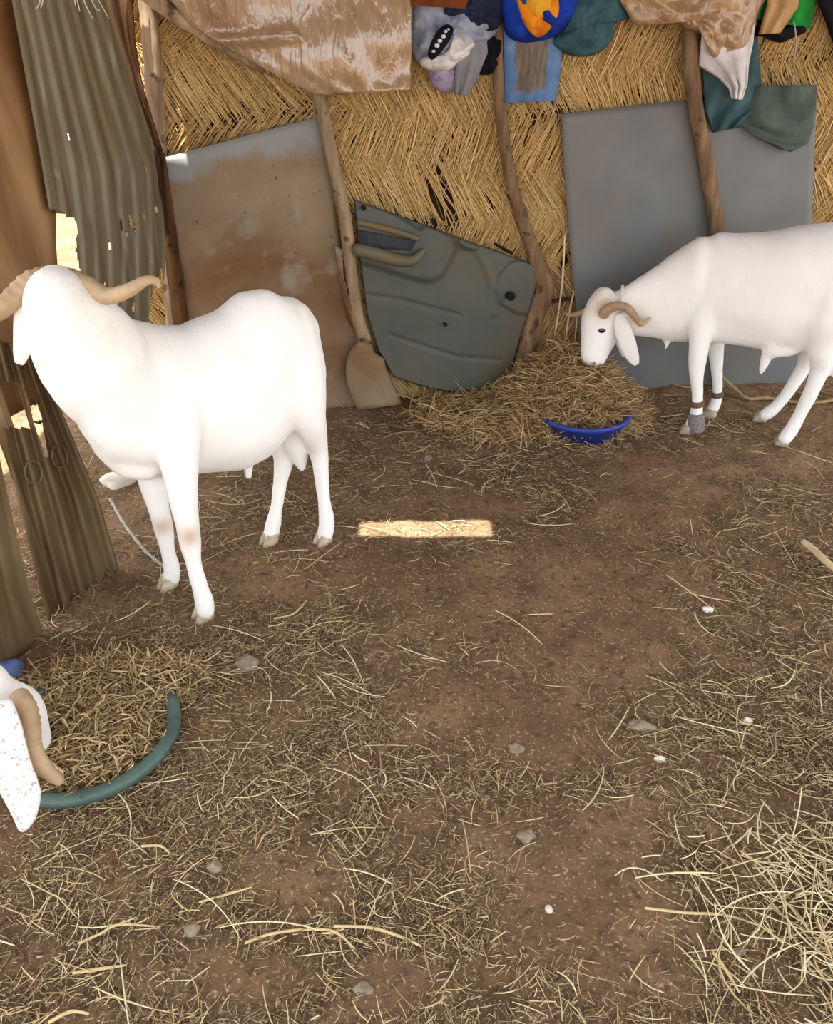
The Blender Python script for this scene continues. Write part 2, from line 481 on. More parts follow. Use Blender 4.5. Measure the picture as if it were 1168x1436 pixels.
# ------------------------------------------------------------------ corrugated sheets of the left wall
def corr(pitch, amp, n_w, tilt=0):
    return lambda u, v: amp * math.sin(2 * math.pi * n_w * u)
def spots(lst, nu, nv):
    s = set()
    for (u, v, r) in lst:
        for i in range(nu):
            for j in range(nv):
                if ((((i + .5) / nu - u) ** 2 + ((j + .5) / nv - v) ** 2) ** .5) < r: s.add((i, j))
    return s
def make_left_wall():
    # tall corrugated sheet, its lower left corner torn away
    nu, nv = 84, 120
    def dep(u, v):
        return .02 + .0055 * math.sin(2 * math.pi * 8 * u) + .004 * math.sin(v * 9 + u * 4) - .05 * max(0, v - .72) * (1 - u)
    hol = spots([(.62, .745, .012), (.70, .735, .015), (.74, .75, .010), (.82, .72, .009), (.66, .765, .008), (.80, .77, .008), (.93, .70, .012), (.50, .80, .010), (.28, .53, .008),
                 (.86, .60, .008), (.72, .93, .012), (.60, .9, .008), (.45, .88, .008)], nu, nv)
    def torn(u, v):
        if (int(u * nu), int(v * nv)) in hol: return True
        if v > .715 + .02 * u / .2 and u < .21 + .015 * math.sin(v * 60): return True
        return u > .90 - .35 * (v - .86) and .86 + .02 * math.sin(u * 70) < v
    t = empty('corrugated_sheet', on_left(150, 300, 0)); t.location.z = .8
    sheet('panel', [(11, -60), (16, 0), (36, 110), (58, 230), (76, 340), (86, 480)], [(140, -60), (150, 0), (185, 110), (228, 240), (232, 350), (226, 480)], lambda x, y, d: on_left(x, y, d),
          M['corrugated'], t, nu, nv, dep, .0015, torn)
    tag(t, 'tall grey-green corrugated metal sheet with pinholes behind the big standing ram', 'metal sheet')
    o = sheet('metal_strip', [(140, -60), (148, 0), (166, 60), (190, 130), (214, 215), (224, 330)], [(184, -60), (186, 0), (190, 60), (200, 120), (229, 215), (240, 330)], lambda x, y, d: on_back(x, y, d), M['bark_dark'], None,
              10, 30, lambda u, v: .13 + .012 * math.sin(u * 9) + .006 * math.sin(v * 7), .002)
    tag(o, 'narrow dark brown metal strip along the edge of the tall corrugated sheet', 'metal strip')
    o = sheet('rusty_board', [(-120, -80), (-110, 0), (-100, 300), (-90, 640)], [(34, -60), (38, 0), (62, 130), (80, 260), (77, 330), (82, 400), (72, 480), (60, 560)], lambda x, y, d: on_left(x, y, d), M['rust_board'], None,
              20, 24, lambda u, v: -.012 + .010 * math.sin(u * 7 + v * 2), .004)
    tag(o, 'orange-brown rusty metal board at the left, beside the tall corrugated sheet', 'metal board')
    # lower corrugated sheets lean against the wall near the ram's chest
    A, B = on_ground(165, 792), on_ground(62, 866)
    du = (A - B).normalized(); nn = Vector((-du.y, du.x, 0)); nn = -nn if nn.x < 0 else nn
    nn = Vector((nn.x, nn.y, .10)).normalized()
    pl = lambda x, y, d: on_plane(x, y, A + nn * d, nn)
    t = empty('leaning_sheet', (A + B) / 2)
    Ls, Rs = [(-22, 470), (-6, 560), (25, 700), (68, 876)], [(52, 494), (92, 590), (138, 700), (167, 800)]
    def slit(u, v):
        a, b = polyline(Ls, v), polyline(Rs, v)
        x, y = a[0] * (1 - u) + b[0] * u, a[1] * (1 - u) + b[1] * u
        cx = 36 + (y - 522) * .25
        if 520 < y < 642 and abs(x - cx) < 5.5 * (1 - abs(y - 585) / 75) + 1 and not 560 < y < 568 and not 590 < y < 594: return True
        if x < 30 + (y - 560) * .3 and 540 - x * .3 < y < 600 and x > -30: return True
        return math.hypot(x - 50, y - 508) < 5 or math.hypot(x - 49, y - 552) < 2.5
    sheet('panel', Ls, Rs, pl, M['corrugated_low'], t, 110, 110,
          lambda u, v: .011 * math.sin(2 * math.pi * 4.2 * u + .8), .0015, slit)
    for (cx, cy, rx) in ((84, 640, 13), (47, 662, 14)):
        c = pl(cx, cy, .013); bm = bmesh.new()
        up = Vector((0, 0, 1)); s = nn.cross(up).normalized(); w2 = s.cross(nn)
        r = rx * c.y * 1.1 / F_PX
        pts = [c + (s * math.cos(a) * r + w2 * math.sin(a) * r * 1.25) for a in [2 * math.pi * q / 24 for q in range(24)]]
        prev = None; rr = []
        for q in range(24):
            tan = (pts[(q + 1) % 24] - pts[q - 1]).normalized(); b1 = tan.cross(nn).normalized()
            rr.append(ring_verts(bm, pts[q], b1 * .003, nn * .0025, 8))
        for q in range(24):
            for k in range(8): bm.faces.new((rr[q][k], rr[q][(k + 1) % 8], rr[(q + 1) % 24][(k + 1) % 8], rr[(q + 1) % 24][k]))
        bm_obj('embossed_ring', bm, M['corrugated_low'], t)
    tag(t, 'brown corrugated sheet with two round dents leaning by the ram\'s chest', 'metal sheet')
    C, D = on_ground(40, 905), on_ground(-60, 985)
    du = (C - D).normalized(); n2 = Vector((-du.y, du.x, 0)); n2 = -n2 if n2.x < 0 else n2
    n2 = Vector((n2.x, n2.y, .06)).normalized()
    o = sheet('dark_sheet', [(-140, 560), (-120, 700), (-90, 860), (-70, 1000)], [(-10, 600), (12, 700), (36, 810), (62, 895)], lambda x, y, d: on_plane(x, y, C + n2 * d, n2), M['corrugated_low'], None,
              40, 30, lambda u, v: .010 * math.sin(2 * math.pi * 4 * u), .0015)
    tag(o, 'shaded brown corrugated sheet at the left edge beyond the lowered ram head', 'metal sheet')
    # pale plank glimpsed between them
    bm = bmesh.new()
    p0, p1 = on_plane(-8, 540, A + nn * -.10, nn), on_plane(26, 610, A + nn * -.10, nn)
    loft(bm, [(p0 + Vector((-.02, 0, .1)), Vector((.01, 0, 0)), Vector((0, .05, 0))), (p1 - Vector((0, 0, p1.z + .02)), Vector((.01, 0, 0)), Vector((0, .05, 0)))], 4)
    tag(bm_obj('pale_plank', bm, M['stick'], smooth=False), 'pale plank behind the leaning corrugated sheet', 'plank')
make_left_wall()

# ------------------------------------------------------------------ posts
def branch(name, px, mat, label, rad, off, extra=None, n=12, cat='post'):
    pts = [on_back(x, y, o) for (x, y), o in zip(px, off)]
    bm = bmesh.new()
    r2 = random.Random(len(px) * 31 + int(px[0][0]))
    tube(bm, pts, rad, n, 6, bump=lambda i, m: r2.uniform(-.07, .07))
    o = bm_obj(name, bm, mat); tag(o, label, cat); return o
branch('corner_post', [(196, -70), (206, 0), (212, 60), (217, 140), (224, 225), (232, 330), (244, 470), (250, 560)], M['bark_grey'], 'pale sunlit wooden post in the far left corner', [.034, .034, .033, .034, .03, .03, .03, .03], [.06] * 8)
branch('dark_post', [(222, 215), (236, 320), (250, 420), (262, 560)], M['bark_dark'], 'dark brown post between the corrugated sheet and the tan metal sheet', [.024, .03, .034, .036], [.10] * 4)
branch('branch_post', [(428, 60), (447, 135), (463, 210), (483, 300), (491, 370), (498, 430), (512, 478)], M['bark_grey'], 'thin branch post along the right edge of the tan metal sheet', [.024, .026, .027, .027, .028, .03, .03], [.09, .09, .09, .095, .10, .10, .09])
branch('forked_post', [(698, -70), (700, 0), (699, 80), (702, 150), (713, 235), (733, 310), (752, 365), (764, 402), (752, 440), (738, 490), (724, 556)], M['bark'], 'crooked branch post with a knee, right of the dark door panel', [.02, .021, .022, .023, .024, .026, .032, .046, .04, .038, .04], [.06, .06, .06, .06, .06, .06, .06, .07, .08, .10, .12])
branch('bent_post', [(962, -60), (966, 40), (974, 140), (988, 215), (1000, 285), (1008, 340), (1008, 440), (1004, 552)], M['bark'], 'bent brown post in front of the grey sheet, above the grazing ram', [.03, .03, .031, .032, .032, .032, .026, .02], [.10] * 8)
branch('roof_pole', [(150, -60), (200, -12), (245, 20), (300, 56), (372, 96)], M['bark_grey'], 'grey slanting pole under the edge of the brown plastic sheet', [.026, .026, .025, .022, .02], [.20, .18, .155, .13, .12], cat='pole')

# ------------------------------------------------------------------ sheets leaning on the back wall
def make_tan_sheet():
    t = empty('tan_metal_sheet', on_ground(400, 570))
    Lp = [(226, 222), (232, 300), (252, 400), (268, 500), (285, 585)]
    Rp = [(446, 164), (464, 260), (478, 352), (492, 452), (523, 500), (556, 572)]
    def dep(u, v):
        return .055 + .02 * math.sin(u * 3 + 1) + .012 * math.sin(v * 5 + u * 2) + .03 * v
    sheet('panel', Lp, Rp, lambda x, y, d: on_back(x, y, d), M['tan_metal'], t, 40, 40, dep, .003)
    # folded corner at the lower right, and the torn curl beside the post
    sheet('folded_corner', [(497, 483), (489, 496), (485, 515), (486, 535), (492, 555), (502, 575)], [(510, 477), (522, 484), (524, 494), (538, 502), (541, 516), (549, 534), (557, 552), (564, 567)], lambda x, y, d: on_back(x, y, d), M['tan_fold'], t, 16, 16,
          lambda u, v: .115 + .045 * math.sin(u * math.pi) + .02 * v - .02 * max(0, 1 - abs(u - .66) / .1) * v, .003)
    sheet('torn_curl', [(470, 345), (474, 380), (482, 420), (494, 458)], [(480, 350), (481, 385), (490, 425), (503, 462)], lambda x, y, d: on_back(x, y, d), M['tan_metal'], t, 8, 12,
          lambda u, v: .09 + .05 * u * math.sin(v * math.pi), .002)
    tag(t, 'big rust-stained tan metal sheet with a folded corner behind the standing ram', 'metal sheet')
make_tan_sheet()

def make_door_panel():
    t = empty('door_trim_panel', on_ground(640, 548))
    Lp = [(496, 279), (500, 320), (506, 380), (514, 440), (530, 490), (552, 528)]
    Rp = [(757, 374), (752, 405), (742, 440), (730, 475), (720, 510), (710, 546)]
    def seg(px, py, a, b):
        ax, ay = a; bx, by = b
        k = max(0, min(1, ((px - ax) * (bx - ax) + (py - ay) * (by - ay)) / ((bx - ax) ** 2 + (by - ay) ** 2)))
        return math.hypot(px - ax - k * (bx - ax), py - ay - k * (by - ay))
    def pline(px, py, pts): return min(seg(px, py, a, b) for a, b in zip(pts, pts[1:]))
    def sm(x): x = max(0, min(1, x)); return x * x * (3 - 2 * x)
    def inside(px, py, poly):
        c = False
        for (x0, y0), (x1, y1) in zip(poly, poly[1:] + poly[:1]):
            if (y0 > py) != (y1 > py) and px < (x1 - x0) * (py - y0) / (y1 - y0) + x0: c = not c
        return c
    upper = [(490, 260), (588, 322), (600, 316), (640, 335), (640, 350), (622, 385), (608, 394), (590, 394), (500, 366), (480, 366)]
    speaker = [(760, 374), (735, 364), (715, 368), (700, 385), (695, 405), (700, 425), (725, 440), (760, 440)]
    arch = [(668, 350), (682, 375), (690, 400), (692, 440)]
    def height(px, py):
        d = 0
        e = pline(px, py, upper + upper[:1]); d += .016 * (sm(.5 + e / 8) if inside(px, py, upper) else sm(.5 - e / 8))
        e = pline(px, py, speaker + speaker[:1]); d += .012 * (sm(.5 + e / 6) if inside(px, py, speaker) else sm(.5 - e / 6))
        d -= .006 * sm(1 - pline(px, py, [(512, 413), (560, 420), (645, 442)]) / 4)
        d -= .005 * sm(1 - pline(px, py, [(548, 470), (590, 484), (640, 500), (700, 505)]) / 5)
        d += .006 * sm(1 - pline(px, py, arch) / 9)
        d += .008 * sm(1 - math.hypot((px - 655) / 16, (py - 345) / 9))
        d -= .012 * sm(1 - math.hypot(px - 716, py - 416) / 9)
        d -= .006 * sm(1 - pline(px, py, [(492, 276), (610, 315), (760, 370)]) / 7)
        return d
    nu, nv = 130, 110
    def pt(u, v):
        a, b = polyline(Lp, v), polyline(Rp, v)
        bow = 8 * math.sin(u * math.pi) * v                        # the lower edge sags
        return a[0] * (1 - u) + b[0] * u, a[1] * (1 - u) + b[1] * u + bow * 1.6
    bm = bmesh.new(); g = {}
    for j in range(nv + 1):
        for i in range(nu + 1):
            px, py = pt(i / nu, j / nv)
            base = .085 + .04 * (j / nv) - .02 * (i / nu)
            edge = min(i, nu - i, j, nv - j)
            g[i, j] = bm.verts.new(on_back(px, py, base + height(px, py) - (.012 if edge == 0 else 0)))
    for j in range(nv):
        for i in range(nu):
            bm.faces.new((g[i, j], g[i, j + 1], g[i + 1, j + 1], g[i + 1, j]))
    me = bpy.data.meshes.new('trim_board'); bm.to_mesh(me); bm.free()
    o = mesh_obj('trim_board', me, M['door'], t)
    m = o.modifiers.new('thickness', 'SOLIDIFY'); m.thickness = .006; m.offset = -1
    # armrest with its pull pocket
    def bar(name, pts, r, mat, off):
        bm = bmesh.new(); tube(bm, [on_back(x, y, off) for x, y in pts], r, 10, 4, round_end=True); bm_obj(name, bm, mat, t)
    bar('armrest', [(502, 350), (530, 357), (560, 365), (580, 364), (593, 352)], [.026, .027, .026, .022, .012], M['door_pad'], .135)
    bar('pocket_lip', [(504, 312), (530, 318), (560, 326), (584, 334)], [.012, .013, .013, .012], M['door_pad'], .122)
    sheet('armrest_pocket', [(502, 322), (503, 346)], [(584, 338), (576, 352)], lambda x, y, d: on_back(x, y, d), M['dark_blue'], t, 4, 4, lambda u, v: .118, .003)
    for (x, y, r, nm) in ((716, 416, .018, 'speaker_hole'), (625, 456, .0075, 'bolt_hole'), (510, 292, .010, 'clip_hole')):  # solid dark discs in place of open, shaded holes
        bm = bmesh.new(); c = on_back(x, y, .125 if nm != 'speaker_hole' else .118); s = WB_U; up = Vector((0, 0, 1))
        loft(bm, [(c - WB_N * .02, s * r, up * r), (c + WB_N * (.002 if nm != 'speaker_hole' else .006), s * r, up * r)], 16); bm_obj(nm, bm, M['hole'], t, False)
    bar('window_crank_stub', [(645, 338), (655, 344), (668, 348)], [.012, .016, .010], M['door'], .122)
    bar('pull_slot', [(694, 342), (706, 349), (718, 355)], [.006, .007, .006], M['hole'], .108)
    tag(t, 'dark grey-green car door trim panel with armrest leaning on the straw mat', 'car door panel')
M['dark_blue'] = m_plain('pocket_lining', rgb(58, 62, 66), .7)
M['hole'] = m_plain('painted_hole_shade', rgb(24, 24, 22), .9)  # near-black colour painted for the shade inside the holes and slot
make_door_panel()

def make_grey_sheet():
    o = sheet('grey_sheet', [(787, 160), (792, 260), (802, 380), (812, 470), (818, 555)], [(1146, 119), (1142, 210), (1138, 310), (1134, 420), (1130, 555)], lambda x, y, d: on_back(x, y, d), M['grey_sheet'], None, 40, 40,
              lambda u, v: .056 + .010 * math.sin(u * 4 + .5) * math.sin(v * 3 + .4) + .012 * v, .004)
    tag(o, 'large smooth grey sheet standing behind the grazing ram', 'sheet')
make_grey_sheet()

# loose broken stalks and a cross stick in the torn part of the mat, left of the grey sheet
def make_tear():
    bm = bmesh.new(); tube(bm, [on_back(768, 424, .03), on_back(790, 420, .035), on_back(812, 418, .03)], [.008, .009, .007], 8)
    tag(bm_obj('cross_stick', bm, M['bark_dark']), 'short dark stick across the torn mat between branch post and grey sheet', 'stick')
    bm = bmesh.new()
    a = [on_back(x, y, .022) for x, y in ((770, 380), (808, 378), (814, 470), (772, 468))]
    b = [p - WB_N * .02 for p in a]
    va, vb = [bm.verts.new(p) for p in a], [bm.verts.new(p) for p in b]
    bm.faces.new(va); bm.faces.new(vb[::-1])
    for i in range(4): bm.faces.new((va[i], vb[i], vb[(i + 1) % 4], va[(i + 1) % 4]))
    tag(bm_obj('clay_patch', bm, M['clay'], smooth=False), 'brown clay patch showing through the torn mat', 'clay patch')
    for i, (p, lab) in enumerate(((((800, 350), (812, 400), (806, 480)), 'long pale mat stalk hanging nearest the grey sheet\'s edge'), (((792, 330), (788, 400), (778, 470)), 'long pale mat stalk leaning down beside the post\'s knee'),
                                  (((815, 375), (800, 430), (790, 500)), 'loose mat stalk slanting across the clay patch'))):
        bm = bmesh.new(); tube(bm, [on_back(x, y, .045) for x, y in p], [.004, .005, .004], 6)
        tag(bm_obj('loose_stalk', bm, M['pale']), lab, 'stalk', 'loose stalks at the torn mat')
M['clay'] = m_plain('clay', rgb(150, 116, 84), .95, .3, 14)
make_tear()

# ------------------------------------------------------------------ plastic, sacks and clothes stuffed under the roof
def back(x, y, d): return on_back(x, y, d)
def folds(base, amp, nf, ph=0, bulge=.03, diag=0.0):
    return lambda u, v: base + bulge * math.sin(max(0, min(1, u)) * math.pi) * (.5 + .5 * v) + amp * math.sin(2 * math.pi * (nf * u + diag * v) + ph) * (.4 + .6 * v) \
        + amp * .7 * (float(vnoise(u * nf * 2.3 + ph, v * 3 + ph)) - .5)
def cloth(name, Lp, Rp, mat, label, base, amp, nf, cat='cloth', nu=28, nv=24, thick=.006, parent=None, **k):
    o = sheet(name, Lp, Rp, back, mat, parent, nu, nv, folds(base, amp, nf, **k), thick)
    if label: tag(o, label, cat)
    return o
def bundle(name, outline, mat, label, base, depth, cat='cloth', parent=None, seed=0, fold=.25, nf=5):
    """a crumpled lump of cloth: outline (px) blown up towards the room with fold ridges"""
    cx = sum(p[0] for p in outline) / len(outline); cy = sum(p[1] for p in outline) / len(outline)
    m = len(outline); n, rows = 84, 18
    bm = bmesh.new(); rr = []
    def o2(a):
        x = a * m; i = int(x) % m; f = x - int(x)
        p0, p1, p2, p3 = outline[i - 1], outline[i], outline[(i + 1) % m], outline[(i + 2) % m]
        q = lambda k: .5 * (2 * p1[k] + (p2[k] - p0[k]) * f + (2 * p0[k] - 5 * p1[k] + 4 * p2[k] - p3[k]) * f * f + (3 * p1[k] - p0[k] - 3 * p2[k] + p3[k]) * f ** 3)
        return q(0), q(1)
    for side in (1, -1):
        for j in range(rows):
            e = (j / rows) if side == 1 else 1 - j / rows
            if side == 1: e = 1 - e                                # centre -> rim for the front, rim -> centre behind
            rad = 1 - (1 - min(1, (j + .3) / rows if side == 1 else 1 - j / rows)) 
            rad = (j + .3) / rows if side == 1 else 1 - (j / rows) * .97
            ring = []
            for i in range(n):
                a = i / n; ox, oy = o2(a)
                x, y = cx + (ox - cx) * rad, cy + (oy - cy) * rad
                h = math.sqrt(max(0, 1 - rad * rad)) * depth
                w = math.sin(nf * 2 * math.pi * a + seed + 3 * rad) * .6 * min(1, rad * 1.3) ** 2 + (float(vnoise(x * .06 + seed * 3, y * .06 + seed)) - .5) * 2.2 + (abs(float(vnoise(x * .11 + seed * 5, y * .11 + seed * 2)) - .5) - .2) * 2.0
                h = h * (1 + fold * w) + fold * .02 * w * rad if side == 1 else -h * .25
                ring.append(bm.verts.new(on_back(x, y, base + h)))
            rr.append(ring)
    for r0, r1 in zip(rr, rr[1:]):
        for k in range(n): bm.faces.new((r0[k], r0[(k + 1) % n], r1[(k + 1) % n], r1[k]))
    bm.faces.new(rr[0]); bm.faces.new(rr[-1])
    o = bm_obj(name, bm, mat, parent)
    if label: tag(o, label, cat)
    return o
C = dict(paleblue=m_cloth('pale_blue_cloth', rgb(176, 184, 202), rgb(138, 146, 168)), white=m_cloth('white_cloth', rgb(226, 222, 222), rgb(190, 186, 188)), lilac=m_cloth('lilac_cloth', rgb(178, 168, 194), rgb(150, 142, 172)),
         grey=m_cloth('grey_cloth', rgb(140, 142, 146), rgb(110, 112, 118)), navy=m_cloth('navy_cloth', rgb(46, 54, 84), rgb(30, 34, 52)), black=m_cloth('black_cloth', rgb(26, 26, 34), rgb(14, 14, 20)),
         rust=m_cloth('rust_cloth', rgb(120, 62, 34)), royal=m_cloth('royal_blue_cloth', rgb(30, 66, 176), rgb(22, 42, 130)), orange=m_cloth('orange_cloth', rgb(232, 150, 40), rgb(206, 112, 26), 16),
         yellow=m_cloth('yellow_cloth', rgb(236, 182, 60), rgb(214, 150, 44)), sky=m_cloth('light_blue_cloth', rgb(104, 136, 178), rgb(80, 112, 156)), mud=m_cloth('muddy_cloth', rgb(128, 116, 104), rgb(104, 94, 86)),
         teal=m_cloth('teal_cloth', rgb(70, 104, 112), rgb(50, 82, 92)), teal2=m_cloth('teal_net', rgb(74, 98, 104), rgb(54, 78, 84)), net=m_cloth('grey_green_net', rgb(92, 102, 94), rgb(72, 84, 78), weave=420),
         green=m_cloth('green_cloth', rgb(40, 150, 62), rgb(26, 112, 44)), beige=m_cloth('beige_cloth', rgb(196, 160, 116), rgb(170, 134, 92)))
def m_towel():
    n = N('light_blue_towel', .9, .15)
    c = n.ramp(n.noise(9, 5), [(.38, rgb(80, 112, 156)), (.62, rgb(106, 138, 180))])
    sep = n.new('ShaderNodeSeparateXYZ'); n.t.links.new(n.co.outputs['UV'], sep.inputs[0])
    def mth(op, a, b):
        k = n.new('ShaderNodeMath', operation=op)
        for q, x in enumerate((a, b)):
            if isinstance(x, (int, float)): k.inputs[q].default_value = x
            else: n.t.links.new(x, k.inputs[q])
        return k.outputs[0]
    du = mth('ABSOLUTE', mth('SUBTRACT', sep.outputs[0], .47), 0)
    e = mth('ADD', mth('MAXIMUM', mth('SUBTRACT', du, .27), mth('MULTIPLY', mth('SUBTRACT', sep.outputs[1], .80), .7)), mth('MULTIPLY', mth('SUBTRACT', n.noise(14, 5), .5), .22))
    mud = n.ramp(n.noise(3, 6, n.mapped((20, 20, 5))), [(.35, rgb(98, 90, 84)), (.65, rgb(132, 120, 106))])
    n.color(n.mix(n.ramp(e, [(0.0, WHITE1), (.035, BLACK1)]), c, mud)); n.bump(n.noise(260, 2), .25, .002); return n.m
# brown plastic sheet, with its stiff cut edge
t = empty('plastic_sheet', on_back(420, 20, .18))
sheet('plastic', [(205, -70), (262, 20), (290, 48)], [(578, -70), (577, 30), (577, 126)], back, M['tarp'], None, 60, 30, lambda u, v: .17 + .02 * math.sin(u * 17 + v * 2) * v + .03 * math.sin(u * 3) + .012 * math.sin(v * 9 + u * 4), .003).parent = None
o = bpy.data.objects['plastic']
bpy.data.objects.remove(o)
def tarp_pt(L_, R_):
    return sheet('plastic', L_, R_, back, M['tarp'], t, 70, 34, lambda u, v: .17 + .004 * math.sin(u * 21 + v * 2) * v + .035 * math.sin(u * 3) + .012 * math.sin(v * 9 + u * 4) + .008 * float(vnoise(u * 9, v * 5)) + .022 * max(0, 1 - abs(v - .52 + .1 * u) / .06) * (u < .45), .003)
tarp_pt([(190, -70), (232, -8), (268, 36), (330, 74), (392, 108), (446, 134)], [(579, -70), (578, -20), (577, 30), (577, 70), (576, 100), (576, 126)])
tag(t, 'shiny brown plastic sheet sagging from the roof over the tan metal sheet', 'plastic sheet')

bundle('shirt_bundle', [(578, -30), (640, -30), (690, 10), (700, 42), (668, 70), (640, 100), (604, 100), (580, 78), (576, 30)], C['paleblue'], 'pale blue crumpled shirt stuffed beside the plastic sheet', .06, .09, 'shirt', seed=1, fold=.3, nf=6)
bundle('white_shirt', [(640, 45), (668, 58), (664, 72), (650, 84), (632, 98), (606, 100), (590, 92), (592, 80), (625, 72)], C['white'], 'white cloth fold under the patterned black cloth', .10, .075, seed=2, fold=.25)
b = bundle('patterned_cloth', [(628, 34), (636, 42), (630, 58), (618, 74), (606, 84), (600, 76), (605, 58), (616, 40)], C['black'], 'black cloth with white pattern on the pale blue bundle', .165, .025, seed=3, fold=.1)
for i, (x, y, r) in enumerate(((625, 44, .007), (622, 51, .009), (617, 57, .009), (613, 64, .010), (608, 72, .007), (629, 41, .005))):
    bm = bmesh.new(); c = on_back(x, y, .192); q = []
    loft(bm, [(c - WB_N * .004, WB_U * r, Vector((0, 0, r * .8))), (c + WB_N * .002, WB_U * r * .9, Vector((0, 0, r * .7)))], 10)
    bm_obj('pattern_spot', bm, C['white'], b)
    bpy.data.objects[-1] if False else None
bundle('lilac_cloth', [(606, 96), (640, 88), (648, 104), (640, 124), (626, 130), (608, 122), (602, 108)], C['lilac'], 'lilac cloth end hanging lowest in the clothes bundle', .07, .05, seed=4, fold=.2)
cloth('grey_rag', [(646, 62), (640, 84), (638, 110), (638, 132)], [(682, 55), (684, 74), (668, 112), (656, 134)], C['grey'], 'grey rag hanging in a point beside the lilac cloth', .115, .012, 2)
bundle('navy_jacket', [(638, -30), (704, -30), (706, 20), (694, 42), (664, 44), (640, 28), (616, 14)], C['navy'], 'dark navy jacket stuffed at the top left of the branch post', .10, .06, 'jacket', seed=5, fold=.3)
bundle('black_rag', [(682, 46), (704, 42), (706, 80), (692, 102), (672, 104), (664, 92), (676, 70)], C['black'], 'black rag tucked behind the grey rag, left of the branch post', .05, .05, seed=6, fold=.25)
cloth('rust_rag', [(576, -40), (576, -10), (578, 8)], [(660, -40), (660, -8), (652, 12)], C['rust'], 'rust-red rag above the pale blue shirt', .19, .008, 3)
cloth('blue_towel', [(706, 40), (707, 90), (708, 120), (706, 144)], [(790, 40), (787, 80), (784, 110), (778, 142)], m_towel(), 'light blue towel with a muddy middle hanging on the mat', .075, .012, 2.5, cat='towel')
bundle('blue_shirt', [(706, -40), (800, -40), (812, 0), (800, 34), (780, 50), (745, 60), (716, 54), (705, 30)], C['royal'], 'royal blue shirt with an orange patch balled up under the roof', .09, .10, 'shirt', seed=7, fold=.15)
s_ = bpy.data.objects['blue_shirt']
bundle('orange_patch', [(722, -30), (772, -30), (784, 6), (778, 32), (758, 52), (742, 44), (728, 16)], C['orange'], None, .165, .045, seed=8, fold=.2, parent=None).parent = s_
bundle('yellow_patch', [(736, -30), (764, -30), (774, 2), (768, 16), (754, 26), (740, 6)], C['yellow'], None, .19, .04, seed=9, fold=.15).parent = s_
bundle('teal_bundle', [(786, 40), (800, 4), (830, -20), (866, -10), (884, 14), (880, 26), (862, 34), (858, 56), (836, 76), (800, 78), (772, 60)], C['teal'], 'teal cloth bundle hanging right of the blue shirt', .06, .10, seed=10, fold=.15)
bundle('tan_sack', [(868, -40), (1068, -40), (1064, 20), (1050, 60), (1026, 80), (1000, 82), (985, 50), (960, 40), (935, 14), (900, 36), (880, 20)], M['sack'], 'tan sack bulging over the top of the bent post', .12, .07, 'sack', seed=11, fold=.22, nf=7)
cloth('white_cloth', [(984, 50), (980, 92), (1006, 108), (1022, 124), (1026, 138)], [(1060, 10), (1056, 60), (1050, 90), (1048, 118), (1040, 140)], C['white'], 'white cloth hanging in a point under the tan sack', .12, .016, 3.2, bulge=.05)
cloth('teal_cloth', [(983, 70), (986, 110), (988, 150), (1000, 186)], [(1062, 50), (1066, 110), (1068, 142), (1036, 178)], C['teal2'], 'blue-green cloth folded in swags behind the white cloth', .085, .018, 2.0, diag=1.6)
o = sheet('hanging_net', [(1058, 120), (1048, 148), (1036, 172), (1060, 192), (1094, 209)], [(1146, 119), (1144, 150), (1140, 180), (1132, 202), (1108, 213)], back, C['net'], None, 34, 24,
          lambda u, v: .085 + .03 * math.sin(u * 3) + .013 * math.sin(15 * math.hypot(u - .65, v - .05) + u), .003)
tag(o, 'grey-green net draped over the upper right corner of the grey sheet', 'net')
cloth('green_cloth', [(1054, -40), (1056, 0), (1056, 26)], [(1146, -40), (1142, 10), (1136, 40)], C['green'], 'bright green cloth behind the beige rag', .06, .012, 3)
cloth('beige_rag', [(1074, -40), (1076, 6), (1064, 48)], [(1126, -40), (1118, 12), (1094, 46)], C['beige'], 'beige rag with a torn end in front of the green cloth', .11, .012, 2)
bundle('black_cloth', [(1056, 26), (1076, 22), (1100, 36), (1124, 34), (1130, 44), (1110, 54), (1092, 60), (1064, 50), (1058, 52)], C['black'], 'black cloth under the green cloth at the top right', .05, .05, seed=12, fold=.2)
cloth('corner_shade_sheet', [(1138, -60), (1146, 0), (1158, 30), (1176, 80)], [(1260, -60), (1260, 0), (1260, 60), (1260, 110)], C['black'], 'black sheet standing in for the shade in the top right corner', .08, .02, 3, cat='shade sheet')  # black sheet added where the corner is only dark space under the roof
bm = bmesh.new(); tube(bm, [on_back(1113, 30, .14), on_back(1116, 52, .13), on_back(1114, 85, .11), on_back(1111, 122, .10)], [.0028] * 4, 6)
tag(bm_obj('string', bm, M['rope_grey']), 'pale string dangling from the beige rag to the net', 'string')

